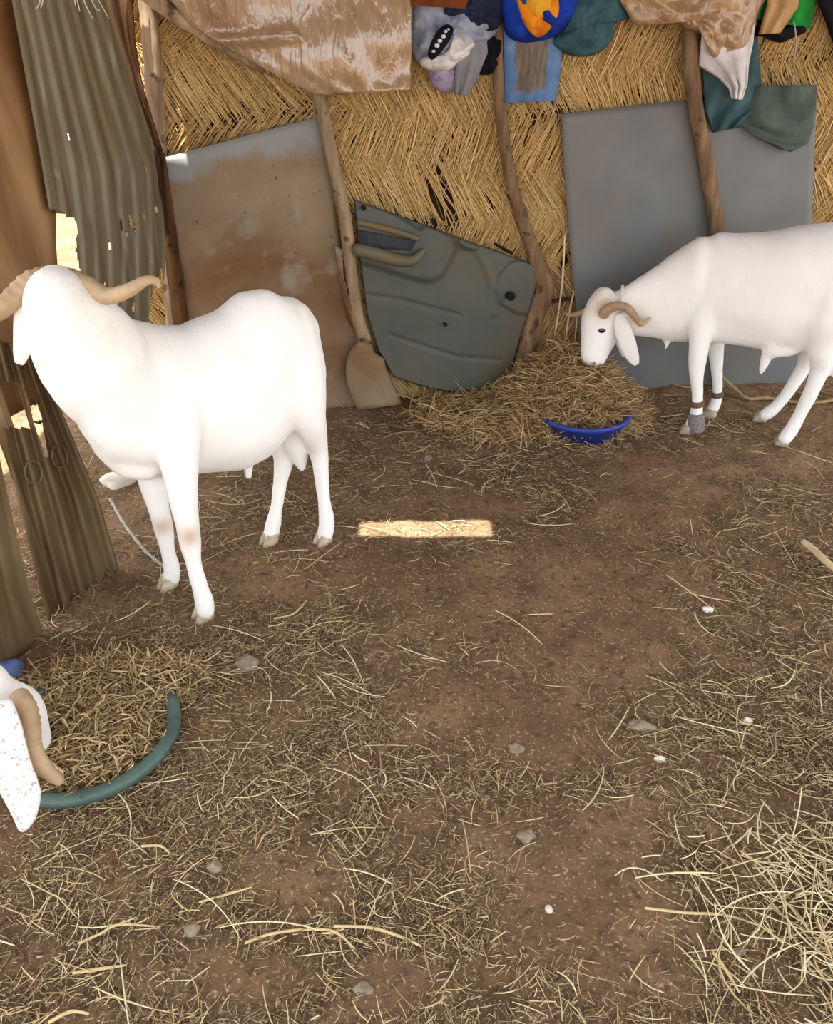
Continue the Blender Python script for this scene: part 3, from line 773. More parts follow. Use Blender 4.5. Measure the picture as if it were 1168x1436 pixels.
# ------------------------------------------------------------------ rams
def remeshed(name, bm, voxel, mat, parent, smooth_it=10, dirt=()):
    bmesh.ops.recalc_face_normals(bm, faces=bm.faces[:])
    me = bpy.data.meshes.new(name + '_raw'); bm.to_mesh(me); bm.free()
    o = bpy.data.objects.new(name + '_raw', me); COL.objects.link(o)
    r = o.modifiers.new('r', 'REMESH'); r.mode = 'VOXEL'; r.voxel_size = voxel
    s = o.modifiers.new('s', 'SMOOTH'); s.factor = .5; s.iterations = smooth_it
    dg = bpy.context.evaluated_depsgraph_get()
    me2 = bpy.data.meshes.new_from_object(o.evaluated_get(dg)); me2.name = name
    bpy.data.objects.remove(o); bpy.data.meshes.remove(me)
    co = np.empty(len(me2.vertices) * 3, np.float32); me2.vertices.foreach_get('co', co); co = co.reshape(-1, 3)
    dv = np.zeros(len(co))
    for c, r, k in dirt: dv = np.maximum(dv, k * np.exp(-(((co - np.array(c[:])) ** 2).sum(1)) / r ** 2))
    nr = np.empty(len(co) * 3, np.float32); me2.vertices.foreach_get('normal', nr); nr = nr.reshape(-1, 3)
    q = (vnoise(co[:, 0] * 11 + co[:, 1] * 5 + 50, co[:, 2] * 11 + 50) - .5) * .010 + (vnoise(co[:, 0] * 45 + co[:, 1] * 30 + 90, co[:, 2] * 24 + 90) - .5) * .0024
    thin = np.clip((co[:, 2] - .28) / .15, .15, 1)
    co2 = co + nr * (q * thin)[:, None]
    me2.vertices.foreach_set('co', co2.astype(np.float32).ravel()); me2.update()
    a = me2.attributes.new('dirt', 'FLOAT', 'POINT'); a.data.foreach_set('value', dv.astype(np.float32))
    return mesh_obj(name, me2, mat, parent)
def torso(bm, st, lat, n=28):
    """st: (px, ytop, ybot, Y, halfwidth); the rings stand upright across the body"""
    rings = []
    for (x, yt, yb, Y, w) in st:
        a, b = on_y(x, yt, Y), on_y(x, yb, Y)
        c = (a + b) / 2; h = (a - b).length / 2
        rings.append((c, lat * w, Vector((0, 0, h))))
    loft(bm, rings, n)
def limb(bm, pts, n=12, sub=4):
    tube(bm, [on_y(x, y, Y) for x, y, Y, r in pts], [r for *_, r in pts], n, sub, round_end=True)
def flat_limb(bm, pts, side, n=16):
    """rings flattened along `side`: (point, r_side, r_other)"""
    P = [p for p, a, b in pts]; fr = frames(P); rings = []
    for (p, a, b), f in zip(pts, fr):
        s = (side - f[2] * side.dot(f[2])).normalized(); o = f[2].cross(s).normalized()
        rings.append((p, s * a, o * b))
    loft(bm, rings, n)
def dense(pts, sub=4):
    P, A = catmull([p for p, a, b in pts], [a for p, a, b in pts], sub)
    _, B = catmull([p for p, a, b in pts], [b for p, a, b in pts], sub)
    return list(zip(P, A, B))
def horn(parent, pts, rad, ridges=26):
    bm = bmesh.new()
    tube(bm, pts, rad, 12, 8, bump=lambda i, m: .09 * math.sin(i * 2.1) * (1 - .7 * i / m))
    return bm_obj('horn', bm, M['horn'], parent)
def ear(parent, pts, side, mat, name='ear'):
    bm = bmesh.new(); d = dense(pts, 4); flat_limb(bm, d, side, 14); return bm_obj(name, bm, mat, parent)
def hoof(parent, base, fwd, r=.03, h=.045):
    """cloven hoof: two claws"""
    bm = bmesh.new(); lat = Vector((fwd.y, -fwd.x, 0)).normalized(); fwd = fwd.normalized()
    for s in (-1, 1):
        c = base + lat * s * r * .46
        loft(bm, [(c + Vector((0, 0, -.004)) + fwd * .012, fwd * r * 1.1, lat * r * .52), (c + Vector((0, 0, h * .45)) + fwd * .006, fwd * r * .95, lat * r * .5),
                  (c + Vector((0, 0, h)), fwd * r * .75, lat * r * .44)], 12)
    return bm_obj('hoof', bm, M['hoof'], parent)
def eye(parent, c, r, name='eye', sq=(1, 1, 1)):
    bm = bmesh.new(); bmesh.ops.create_uvsphere(bm, u_segments=14, v_segments=10, radius=r)
    for v in bm.verts: v.co = c + Vector((v.co.x * sq[0], v.co.y * sq[1], v.co.z * sq[2]))
    return bm_obj(name, bm, M['eye'], parent)
def head(bm, poll, nose_, up, wid, dep):
    """a ram's head from poll to nose: wide forehead, Roman nose, jaw narrowing to the muzzle.
       wid: half width at the forehead, dep: half depth at the jaw"""
    ax = (nose_ - poll); L_ = ax.length; ax.normalize()
    up = (up - ax * up.dot(ax)).normalized(); lt = ax.cross(up).normalized()
    prof = [(-.10, .55, .45, .02), (0.0, .88, .80, .0), (.15, 1.0, .98, .0), (.32, .94, 1.0, -.02), (.5, .78, .88, .0), (.68, .64, .74, .04), (.84, .57, .62, .05), (.95, .53, .52, .04), (1.02, .38, .34, .02)]
    loft(bm, [(poll + ax * L_ * t + up * dep * o, lt * wid * w, up * dep * d) for t, w, d, o in prof], 20)

def make_standing_ram():
    root = empty('standing_ram', on_ground(330, 800))
    axis = Vector((-.756, -.655, 0)); near = Vector((.655, -.756, 0))
    Yp = lambda x: 1.92 + .41 * (x - 105) / 300
    bm = bmesh.new()
    st = [(92, 490, 575, Yp(86), .06), (104, 462, 615, Yp(100), .105), (125, 452, 645, Yp(122), .13), (165, 453, 662, Yp(165), .142), (215, 452, 664, Yp(215), .15), (275, 458, 660, Yp(275), .158),
          (320, 437, 656, Yp(318), .155), (355, 410, 640, Yp(352), .14), (385, 404, 610, Yp(382), .125), (408, 418, 580, Yp(404), .10), (424, 450, 545, Yp(420), .06)]
    torso(bm, st, near)
    limb(bm, [(215, 560, 2.06, .12), (165, 545, 1.99, .14), (128, 500, 1.94, .138), (98, 452, 1.90, .113), (84, 424, 1.90, .088), (82, 410, 1.93, .070)], 20)   # neck
    poll = on_y(80, 404, 1.90); nose_ = poll + Vector((-.10, .20, -.14)) * 1.05
    head(bm, poll, nose_, Vector((-.3, .4, .8)), .075, .075)
    Wn = Vector((0, 0, 0))
    # thighs and shoulders
    limb(bm, [(240, 540, 2.05, .085), (247, 590, 2.00, .08), (250, 635, 1.945, .058), (255, 680, 1.91, .042), (263, 735, 1.90, .034), (266, 757, 1.895, .033), (272, 790, 1.892, .024), (280, 822, 1.89, .025), (286, 842, 1.89, .030), (288, 856, 1.888, .029)])
    limb(bm, [(205, 580, 2.12, .08), (208, 620, 2.10, .065), (214, 665, 2.08, .05), (222, 710, 2.06, .033), (229, 738, 2.055, .031), (235, 770, 2.05, .023), (241, 797, 2.05, .027), (240, 812, 2.05, .028)])
    limb(bm, [(395, 470, 2.34, .115), (415, 530, 2.29, .095), (432, 585, 2.28, .055), (446, 628, 2.34, .034), (450, 660, 2.34, .027), (454, 700, 2.33, .023), (458, 732, 2.325, .029), (456, 750, 2.32, .029)])
    limb(bm, [(372, 540, 2.45, .09), (388, 600, 2.42, .055), (398, 640, 2.41, .036), (393, 675, 2.39, .026), (388, 710, 2.36, .023), (383, 735, 2.34, .029), (380, 750, 2.33, .029)])
    limb(bm, [(165, 620, 1.96, .07), (180, 648, 1.96, .05), (205, 655, 1.97, .04)])              # brisket fold
    limb(bm, [(348, 640, 2.26, .03), (348, 652, 2.26, .018), (348, 668, 2.26, .014)])            # sheath
    limb(bm, [(412, 590, 2.38, .05), (417, 625, 2.38, .042), (421, 645, 2.38, .026), (424, 660, 2.38, .010)])  # scrotum
    limb(bm, [(424, 470, 2.40, .045), (438, 495, 2.43, .036), (446, 530, 2.44, .028), (446, 570, 2.44, .015)])  # tail
    remeshed('body', bm, .009, M['wool'], root, dirt=[(on_y(266, 754, 1.865), .03, .8), (on_y(228, 738, 2.03), .028, .7), (on_y(120, 440, 1.80), .10, .14), (on_y(90, 385, 1.9), .08, .12), (on_y(160, 470, 1.85), .05, .18)])
    lat = Vector((1, .3, 0)).normalized()
    horn(root, [on_y(x, y, Y) for x, y, Y in ((98, 390, 1.93), (122, 400, 1.91), (150, 415, 1.88), (178, 408, 1.87), (203, 394, 1.88), (217, 393, 1.90), (223, 402, 1.91))], [.024, .023, .0205, .0165, .012, .009, .005])
    horn(root, [on_y(x, y, Y) for x, y, Y in ((66, 387, 1.93), (42, 395, 1.91), (18, 418, 1.88), (-8, 440, 1.86), (-30, 444, 1.86), (-44, 434, 1.88), (-52, 428, 1.88))], [.024, .025, .025, .022, .016, .011, .006])
    ear(root, [(on_y(44, 425, 1.90), .010, .020), (on_y(37, 445, 1.885), .010, .028), (on_y(34, 470, 1.88), .008, .025), (on_y(30, 495, 1.88), .007, .019), (on_y(27, 510, 1.88), .004, .010)], Vector((.2, -1, .1)), M['wool_ear'])
    ear(root, [(poll + Vector((.07, .06, -.03)), .010, .02), (poll + Vector((.09, .08, -.07)), .009, .03), (poll + Vector((.09, .09, -.12)), .008, .025), (poll + Vector((.085, .09, -.16)), .004, .008)], Vector((1, .2, 0)), M['wool_ear'])
    ax = (nose_ - poll).normalized(); up = Vector((-.3, .4, .8)); up = (up - ax * up.dot(ax)).normalized(); lt = ax.cross(up)
    for s in (-1, 1): eye(root, poll + ax * .10 + up * .03 + lt * s * .064, .013)
    for (x, y) in ((289, 864), (240, 822), (456, 757), (380, 757)):
        p = on_ground(x, y); p.z = float(ground_z(p.x, p.y))
        hoof(root, p, axis, .029, .036)
    for pts in ([(264, 744, 1.872, .018), (268, 760, 1.868, .02)], [(227, 738, 2.033, .016)] * 1 + [(229, 750, 2.03, .017)]):
        pass
    tag(root, 'big white ram with spread horns standing side-on by the corrugated sheets, head turned away', 'ram', 'white rams in the pen')
    return root
make_standing_ram()

def make_grazing_ram():
    root = empty('grazing_ram', on_ground(1060, 610))
    axis = Vector((-.95, .30, 0)).normalized(); near = Vector((-.30, -.95, 0)).normalized()
    Yp = lambda x: 3.33 - .22 * (x - 985) / 195
    bm = bmesh.new()
    st = [(950, 405, 462, Yp(948), .05), (966, 368, 476, Yp(962), .095), (990, 329, 481, Yp(990), .132), (1020, 330, 478, Yp(1020), .145), (1060, 328, 482, Yp(1060), .158), (1100, 318, 490, Yp(1100), .165), (1140, 314, 492, Yp(1140), .16),
          (1175, 314, 480, Yp(1175), .15), (1205, 322, 460, Yp(1205), .12), (1226, 345, 430, Yp(1226), .07)]
    torso(bm, st, near)
    # neck as upright oval rings
    neck = []
    for (x, yt, yb, Y, w) in ((1005, 334, 480, 3.31, .115), (980, 332, 480, 3.33, .125), (950, 352, 479, 3.35, .108), (925, 370, 476, 3.36, .09), (900, 386, 471, 3.37, .078), (878, 400, 468, 3.37, .07), (862, 408, 462, 3.37, .055)):
        a, b2 = on_y(x, yt, Y), on_y(x, yb, Y); neck.append(((a + b2) / 2, near * w, (a - b2) / 2))
    loft(bm, neck, 24)
    poll = on_y(853, 426, 3.37); nose_ = on_y(831, 511, 3.31)
    upv = Vector((-.9, -.25, .35))
    head(bm, poll, nose_, upv, .078, .104)
    limb(bm, [(846, 418, 3.36, .05), (836, 428, 3.35, .045)], 14)                                # crown
    limb(bm, [(935, 470, 3.34, .025), (935, 482, 3.34, .014), (933, 490, 3.33, .007)], 8)        # throat tuft
    limb(bm, [(996, 395, 3.30, .095), (989, 440, 3.255, .074), (981, 480, 3.22, .046), (977, 515, 3.21, .035), (977, 532, 3.21, .028), (978, 560, 3.21, .024), (976, 580, 3.212, .029), (971, 595, 3.21, .032)])
    limb(bm, [(1000, 440, 3.43, .07), (1003, 480, 3.43, .04), (1005, 520, 3.42, .026), (1006, 550, 3.42, .022), (1003, 566, 3.415, .027), (998, 576, 3.41, .028)])
    limb(bm, [(1172, 390, 3.09, .12), (1160, 445, 3.05, .092), (1152, 485, 3.04, .058), (1150, 515, 3.06, .038), (1138, 548, 3.07, .032), (1122, 580, 3.08, .027), (1110, 602, 3.08, .03), (1101, 614, 3.075, .031)])
    limb(bm, [(1150, 440, 3.26, .09), (1138, 480, 3.30, .05), (1128, 512, 3.33, .034), (1108, 545, 3.33, .028), (1092, 566, 3.33, .026), (1080, 577, 3.33, .03), (1072, 582, 3.33, .029)])
    limb(bm, [(1082, 482, 3.13, .035), (1076, 497, 3.13, .024), (1070, 514, 3.13, .018), (1067, 522, 3.13, .012)])   # sheath
    limb(bm, [(1110, 490, 3.12, .03), (1085, 492, 3.12, .03)])
    limb(bm, [(1218, 345, 3.06, .05), (1232, 400, 3.04, .036), (1234, 470, 3.04, .022)])         # tail
    limb(bm, [(1172, 480, 3.06, .045), (1172, 510, 3.06, .04), (1172, 525, 3.06, .02)])          # scrotum
    remeshed('body', bm, .009, M['wool'], root, dirt=[(on_y(850, 428, 3.29), .07, .65), (on_y(835, 415, 3.33), .06, .45), (on_y(893, 455, 3.27), .07, .4), (on_y(826, 512, 3.28), .03, .3), (on_y(1165, 470, 2.98), .08, .12), (on_y(1085, 495, 3.1), .05, .2)])
    horn(root, [on_y(x, y, Y) for x, y, Y in ((846, 441, 3.29), (852, 434, 3.26), (866, 429, 3.24), (880, 433, 3.235), (890, 444, 3.235), (898, 454, 3.24), (906, 451, 3.25), (912, 446, 3.26))], [.022, .021, .019, .0175, .015, .012, .008, .004])
    horn(root, [on_y(x, y, Y) for x, y, Y in ((838, 436, 3.42), (826, 437, 3.45), (812, 440, 3.47), (800, 442, 3.49), (793, 440, 3.50))], [.020, .017, .013, .008, .004])
    ear(root, [(on_y(868, 440, 3.29), .010, .018), (on_y(872, 458, 3.27), .010, .034), (on_y(880, 482, 3.26), .008, .036), (on_y(888, 502, 3.26), .007, .026), (on_y(893, 511, 3.26), .004, .010)], Vector((-.1, -1, .2)), M['wool_ear'])
    ear(root, [(on_y(866, 436, 3.46), .010, .018), (on_y(868, 455, 3.48), .010, .03), (on_y(872, 480, 3.49), .008, .03), (on_y(876, 500, 3.49), .004, .010)], Vector((.1, 1, .2)), M['wool_ear'])
    eye(root, on_y(843, 463, 3.288), .019, sq=(1.15, .7, .8)); eye(root, on_y(842, 462, 3.43), .016)
    for x, y, Y in ((833, 511, 3.268), (842, 513, 3.272)): eye(root, on_y(x, y, Y), .010, 'nostril', (.6, 1, 1.1)).data.materials[0] = M['nose']
    # cord round the neck
    bm = bmesh.new(); a, b2 = on_y(873, 402, 3.37), on_y(880, 470, 3.37); c = (a + b2) / 2; hv = (a - b2) / 2 * 1.03; n_ = 28; rr = []
    for q in range(n_):
        th = 2 * math.pi * q / n_; p = c + near * .076 * math.cos(th) + hv * math.sin(th); o_ = (p - c).normalized()
        rr.append(ring_verts(bm, p, o_ * .006, Vector((1, 0, 0)) * .006, 8))
    for q in range(n_):
        for k in range(8): bm.faces.new((rr[q][k], rr[q][(k + 1) % 8], rr[(q + 1) % n_][(k + 1) % 8], rr[(q + 1) % n_][k]))
    tag(bm_obj('neck_cord', bm, M['scrap'], root), 'white cord round the neck')
    for (x, y) in ((966, 606), (997, 582), (1098, 622), (1068, 587)):
        p = on_ground(x, y); p.z = float(ground_z(p.x, p.y)); hoof(root, p, axis, .030, .034)
    for (p0, p1, r, nm, mt) in (((977, 562, 3.21), (977, 569, 3.21), .030, 'ankle_band', 'band'), ((1006, 549, 3.42), (1006, 556, 3.42), .027, 'ankle_band', 'band'), ((977, 580, 3.20), (975, 604, 3.20), .036, 'leg_bandage', 'net')):
        bm = bmesh.new(); A_, B_ = on_y(*p0), on_y(*p1)
        tube(bm, [A_, (A_ + B_) / 2, B_], [r * .9, r, r], 16, 3, bump=lambda i, m: .05 * math.sin(i * 3)); bm_obj(nm, bm, M[mt], root)
    tag(root, 'white ram eating at the hay heap in front of the grey sheet', 'ram', 'white rams in the pen')
make_grazing_ram()

def make_feeding_ram():
    root = empty('feeding_ram', Vector((-1.3, 1.1, 0)))
    bm = bmesh.new()
    # body beyond the left of the picture
    rings = [((-1.10, 1.12, .60), .07, .10), ((-1.17, 1.12, .60), .125, .18), ((-1.35, 1.11, .60), .15, .22), ((-1.6, 1.10, .60), .16, .22), ((-1.82, 1.10, .63), .14, .19), ((-1.95, 1.10, .66), .07, .10)]
    loft(bm, [(Vector(c), Vector((0, w, 0)), Vector((0, 0, h))) for c, w, h in rings], 24)
    for (x, y, s) in ((-1.22, 1.02, 1), (-1.22, 1.21, 1), (-1.80, 1.01, -1), (-1.80, 1.20, -1)):
        k = -.05 if s < 0 else 0
        tube(bm, [Vector((x, y, .50)), Vector((x + .01, y, .38)), Vector((x + k, y, .26)), Vector((x + k * .6, y, .14)), Vector((x + k * .4, y, .05))], [.08, .05, .032, .024, .029], 12, 4, round_end=True)
    tube(bm, [Vector((-1.20, 1.13, .62)), Vector((-1.06, 1.15, .52)), Vector((-.96, 1.19, .41)), Vector((-.89, 1.22, .33))], [.15, .115, .09, .07], 18, 5, round_end=True)
    poll = on_y(8, 985, 1.22); nose_ = on_y(55, 1052, 1.36)
    head(bm, poll, nose_, Vector((.5, .3, .8)), .06, .062)
    remeshed('body', bm, .008, M['wool'], root)
    horn(root, [on_y(x, y, Y) for x, y, Y in ((26, 976, 1.20), (38, 994, 1.17), (43, 1020, 1.155), (45, 1046, 1.145), (58, 1072, 1.135), (74, 1088, 1.13), (86, 1097, 1.13))], [.019, .0195, .019, .0185, .017, .014, .009])
    horn(root, [on_y(x, y, Y) for x, y, Y in ((20, 968, 1.27), (10, 958, 1.34), (-12, 962, 1.40), (-25, 985, 1.42))], [.018, .017, .014, .007])
    ear(root, [(on_y(0, 985, 1.15), .012, .024), (on_y(6, 1020, 1.12), .011, .036), (on_y(14, 1065, 1.10), .009, .042), (on_y(27, 1108, 1.09), .008, .046), (on_y(32, 1142, 1.085), .006, .028), (on_y(30, 1165, 1.085), .003, .006)], Vector((-.1, -1, .35)), M['wool_spot'])
    ear(root, [(on_y(20, 985, 1.30), .010, .02), (on_y(28, 990, 1.35), .010, .03), (on_y(34, 1000, 1.39), .008, .03), (on_y(38, 1012, 1.42), .004, .008)], Vector((.1, 1, .3)), M['wool_ear'])
    for k in (-1, 1): eye(root, (poll * .65 + nose_ * .35) + Vector((.02, -.045 * k, .03)), .012)
    for (x, y) in ((-1.22, 1.02), (-1.22, 1.21), (-1.82, 1.01), (-1.82, 1.20)):
        hoof(root, Vector((x, y, float(ground_z(x, y)))), Vector((1, 0, 0)), .029, .04)
    tag(root, 'ram at the lower left edge, its speckled ear and horn over the green basin', 'ram', 'white rams in the pen')
make_feeding_ram()

# ------------------------------------------------------------------ basins, ropes, stones, sticks
def basin(name, c, R, h, mat, label, rim=.014, flare=1.25):
    bm = bmesh.new(); n = 40
    prof = [(R / flare, 0), (R, h), (R + rim, h + .002), (R + rim, h - rim), (R + rim * .4, h - rim * 1.1), (R / flare + .004, -.006), (0.0001, -.006)]
    prof = [(0.0001, .004), (R / flare - .004, .004), (R - .006, h - .002)] + prof[1:]
    rr = [ring_verts(bm, c + Vector((0, 0, z)), Vector((r, 0, 0)), Vector((0, r, 0)), n) for r, z in prof]
    for a, b2 in zip(rr, rr[1:]):
        for k in range(n): bm.faces.new((a[k], a[(k + 1) % n], b2[(k + 1) % n], b2[k]))
    bmesh.ops.remove_doubles(bm, verts=bm.verts[:], dist=.0005)
    return tag(bm_obj(name, bm, mat), label, 'basin')
BC = on_ground(816, 626); BC.y += .19; BC.x += .03; BC.z = float(ground_z(BC.x, BC.y))
basin('blue_basin', BC, .190, .085, M['blue'], 'blue plastic basin almost buried under the hay heap', .016, 1.2)
GC = Vector((-.80, 1.42, float(ground_z(-.80, 1.42)) - .018))
basin('green_basin', GC, .20, .05, M['green'], 'dark green basin full of chaff beside the lowered ram head', .022, 1.15)

def rope(name, pts, r, mat, label, cat='rope'):
    bm = bmesh.new(); tube(bm, pts, [r] * len(pts), 8, 8, bump=lambda i, m: .22 * math.sin(i * 1.9)); return tag(bm_obj(name, bm, mat), label, cat)
def gpt(x, y, h=.006):
    p = on_ground(x, y); return Vector((p.x, p.y, float(ground_z(p.x, p.y)) + h))
rope('tether_rope', [gpt(158, 716, .06), gpt(162, 722, .05), gpt(178, 745, .03), gpt(205, 775, .02), gpt(233, 806, .03)], .0055, M['rope_grey'], 'grey tether rope from the corrugated sheet to the big ram\'s hoof')
rope('ground_rope', [gpt(1008, 551, .07), gpt(1030, 556, .03), gpt(1048, 561, .012), gpt(1075, 560, .012), gpt(1110, 563, .012), gpt(1150, 566, .012), gpt(1185, 560, .012)], .008, M['rope'], 'tan rope on the ground behind the grazing ram\'s legs')
rope('thin_root', [gpt(928, 545, .01), gpt(945, 550, .01), gpt(960, 551, .01), gpt(980, 549, .012)], .005, M['rope'], 'thin pale root lying beside the grazing ram\'s front leg', 'root')
rope('red_cord', [gpt(566, 562, .012), gpt(580, 570, .012), gpt(600, 574, .012), gpt(622, 573, .012)], .004, M['redcord'] if 'redcord' in M else m_plain('red_cord', rgb(170, 110, 92), .8), 'faded red cord lying at the foot of the folded sheet corner', 'cord')

def stone(name, x, y, rx, ry, rz, mat, label, seed, rot=0, cat='stone'):
    c = gpt(x, y, rz * .30); bm = bmesh.new(); bmesh.ops.create_icosphere(bm, subdivisions=3, radius=1)
    ca, sa = math.cos(rot), math.sin(rot)
    for v in bm.verts:
        k = 1 + .5 * (float(vnoise(v.co.x * 1.6 + seed * 5 + 20, v.co.y * 1.6 + v.co.z * 1.3 + 20)) - .5)
        a, b2 = v.co.x * rx * k * .88, v.co.y * ry * k * .88
        v.co = c + Vector((a * ca - b2 * sa, a * sa + b2 * ca, max(-.6, v.co.z) * rz * k))
    return tag(bm_obj(name, bm, mat), label, cat, 'stones and scraps on the earth floor')
stone('stone', 900, 1019, .036, .020, .014, M['stone'], 'flat grey-brown stone, largest on the open ground to the right', 1, -.3)
stone('stone', 738, 1170, .022, .018, .012, M['stone'], 'rounded tan stone on the bare earth in the lower middle', 2)
stone('stone', 724, 1048, .022, .018, .010, M['stone'], 'small brown stone half sunk left of the flat grey-brown stone', 3)
stone('stone', 346, 930, .034, .030, .022, M['stone'], 'grey round stone in the litter in front of the big ram', 4)
stone('stone', 770, 1274, .009, .009, .007, M['stone_white'], 'tiny white pebble on the lower bare earth', 5, cat='pebble')
stone('stone', 1036, 1336, .012, .011, .009, M['stone'], 'tan pebble among the pale straw at the lower right', 6, cat='pebble')
stone('stone', 165, 676, .075, .055, .045, M['stone_white'], 'pale rock behind the big ram\'s front legs by the leaning sheet', 7)
stone('stone', 300, 1210, .018, .016, .010, M['stone'], 'brown stone in the litter below the green basin', 8)
stone('stone', 268, 1302, .018, .015, .012, M['stone'], 'dull stone on the ground at the lower left', 9)
stone('stone', 510, 1390, .022, .014, .008, M['stone'], 'flat dark stone near the bottom middle edge', 10)
stone('stone', 600, 645, .02, .02, .012, M['stone'], 'small clod between the hay heap and the folded sheet corner', 11)
stone('white_scrap', 993, 851, .020, .014, .012, M['scrap'], 'crumpled white scrap on the bare ground at the right', 12, cat='scrap')
stone('paper_scrap', 1048, 1010, .016, .012, .006, M['scrap'], 'small pale grey scrap in the litter near the right edge', 13, cat='scrap')
stone('plastic_scrap', 926, 1064, .016, .010, .006, M['scrap'], 'small bluish plastic scrap below the flat stone', 14, cat='scrap')
stone('blue_bag', 8, 938, .05, .035, .03, M['bag'], 'crumpled blue bag at the left edge above the lowered ram head', 15, cat='bag')
bm = bmesh.new(); tube(bm, [gpt(1123, 775, .035), gpt(1140, 786, .03), gpt(1160, 801, .02), gpt(1200, 826, .012)], [.010, .0115, .011, .010], 10, 4, round_end=True)
tag(bm_obj('peeled_stick', bm, M['stick']), 'thick peeled stick poking in at the right edge', 'stick')

# ------------------------------------------------------------------ straw on the ground
LIT = [(-.62, 1.25, .45, .40, 1.0), (-.35, 1.05, .35, .30, .9), (-.75, 1.6, .35, .25, .8), (1.0, 1.25, .45, .35, .9), (.78, .95, .28, .24, 1.6), (.95, 1.75, .35, .35, .5), (.05, 1.35, .35, .2, .5), (.2, 2.25, .22, .10, 1.0),
       (.45, 2.75, .45, .25, .9), (.6, 3.3, .45, .30, 1.2), (1.3, 2.3, .4, .3, .6), (-.2, 3.0, .4, .3, .35), (-.5, 2.5, .4, .4, .35), (1.3, 3.5, .6, .2, .5), (0, .9, .5, .25, .45), (-.55, .9, .3, .25, .7), (-.2, 1.75, .4, .25, .5), (.35, 3.45, .3, .15, 1.0)]
BARE = [(.40, 2.05, .42, .22), (.55, 1.78, .34, .17), (-.42, 2.05, .16, .12), (.95, 2.9, .35, .12), (.12, 1.55, .2, .12), (.3, .98, .16, .1), (-.3, .84, .12, .05), (.33, 1.42, .14, .16), (.38, 1.12, .14, .12), (-.22, 1.03, .15, .09), (.9, 2.65, .25, .2), (-.12, 2.15, .2, .15), (.25, 2.55, .2, .08), (-.05, .82, .1, .06)]
def density(x, y):
    d = np.full_like(x, .22)
    for cx, cy, sx, sy, k in LIT: d = d + k * np.exp(-((x - cx) / sx) ** 2 - ((y - cy) / sy) ** 2)
    for cx, cy, sx, sy in BARE: d = d * (1 - .96 * np.exp(-(((x - cx) / sx) ** 2 + ((y - cy) / sy) ** 2) ** 2))
    return d * (.16 + 2.2 * vnoise(x * 7 + 11, y * 7 + 31) ** 3 + 1.2 * vnoise(x * 17 + 1, y * 17 + 3) ** 3)
def scatter(n, gain=1.0, seed=0):
    g = np.random.default_rng(seed)
    out = []
    while sum(len(o) for o in out) < n:
        x = g.uniform(-1.5, 2.3, 60000); y = g.uniform(.6, 3.9, 60000)
        wy = WB0.y + (x - WB0.x) * (WB_U.y / WB_U.x)
        k = (g.random(60000) < density(x, y) * gain * .8) & (np.abs(x) < .62 * (y * .866 + .8) + .05) & (y < wy - .03)
        # nearer the camera the photograph resolves more of it
        k &= g.random(60000) < np.clip(1.9 / y, .25, 1.3)
        out.append(np.stack([x[k], y[k]], 1))
    return np.concatenate(out)[:n], g
def litter(name, n, lmin, lmax, wmin, wmax, mat, seed, tilt=.12, lift=.004, bow=.06, nseg=3, xy=None, gain=1.0):
    if xy is None: xy, g = scatter(n, gain, seed)
    else: g = np.random.default_rng(seed); n = len(xy)
    n = len(xy)
    th = g.random(n) * 2 * math.pi
    L = lmin + (lmax - lmin) * g.random(n) ** 2.2
    Wd = wmin + (wmax - wmin) * g.random(n) ** 1.5
    T = np.stack([np.cos(th), np.sin(th), g.normal(0, tilt, n)], 1)
    z = ground_z(xy[:, 0], xy[:, 1]) + lift * g.random(n) + np.abs(T[:, 2]) * L * .35 + Wd * .4
    P = np.stack([xy[:, 0], xy[:, 1], z], 1)
    bw = np.stack([-np.sin(th), np.cos(th), .25 * g.random(n)], 1) * (g.normal(0, bow, n) * L)[:, None]
    V, F = tubes(P, T, L, Wd, bw, nseg, 3)
    o = mesh_obj(name, np_mesh(name, V, F), mat)
    return tag(o, kind='stuff')
tag(litter('ground_chaff', 110000, .004, .026, .001, .0032, M['chaff'], 3, .2, .004, .06, 1), 'fine dark chaff trodden into the earth floor', 'chaff')
tag(litter('ground_straw', 17000, .012, .075, .0012, .0032, M['litter'], 4, .10, .008, .07, 3), 'scattered dry straw over the earth floor', 'straw')
tag(litter('ground_stalks', 650, .05, .20, .0020, .0040, M['pale'], 5, .08, .010, .10, 6), 'paler longer stalks lying over the scattered straw', 'straw')
g = np.random.default_rng(21)
xy = np.stack([g.normal(.88, .15, 760), g.normal(.90, .14, 760)], 1)
tag(litter('straw_pile', 0, .04, .17, .0020, .0042, M['pale'], 22, .20, .04, .08, 6, xy), 'loose pile of pale straw at the lower right', 'straw')

# the hay heap over the blue basin
def hay(name, cx, cy, R, H, n, mat, seed, label, front=1.0, lk=1.0):
    g = np.random.default_rng(seed)
    a = g.random(n) * 2 * math.pi; r = R * np.sqrt(g.random(n))
    x = cx + r * np.cos(a); y = cy + r * np.sin(a) * front
    h = H * np.clip(1 - (r / R) ** 1.5, 0, 1)
    z = ground_z(x, y) + h * (.75 + .3 * g.random(n)) + .006
    th = g.random(n) * 2 * math.pi
    L = (.05 + .17 * g.random(n) ** 1.3) * lk
    T = np.stack([np.cos(th), np.sin(th), g.normal(-.05, .34, n)], 1)
    bw = g.normal(0, .016, (n, 3)); Wd = .0026 + .0030 * g.random(n)
    z = np.maximum(z, ground_z(x, y) + np.abs(T[:, 2]) * L * .45)
    V, F = tubes(np.stack([x, y, z], 1), T, L, Wd, bw, 4, 3)
    return tag(mesh_obj(name, np_mesh(name, V, F), mat), label, 'hay', kind='stuff')
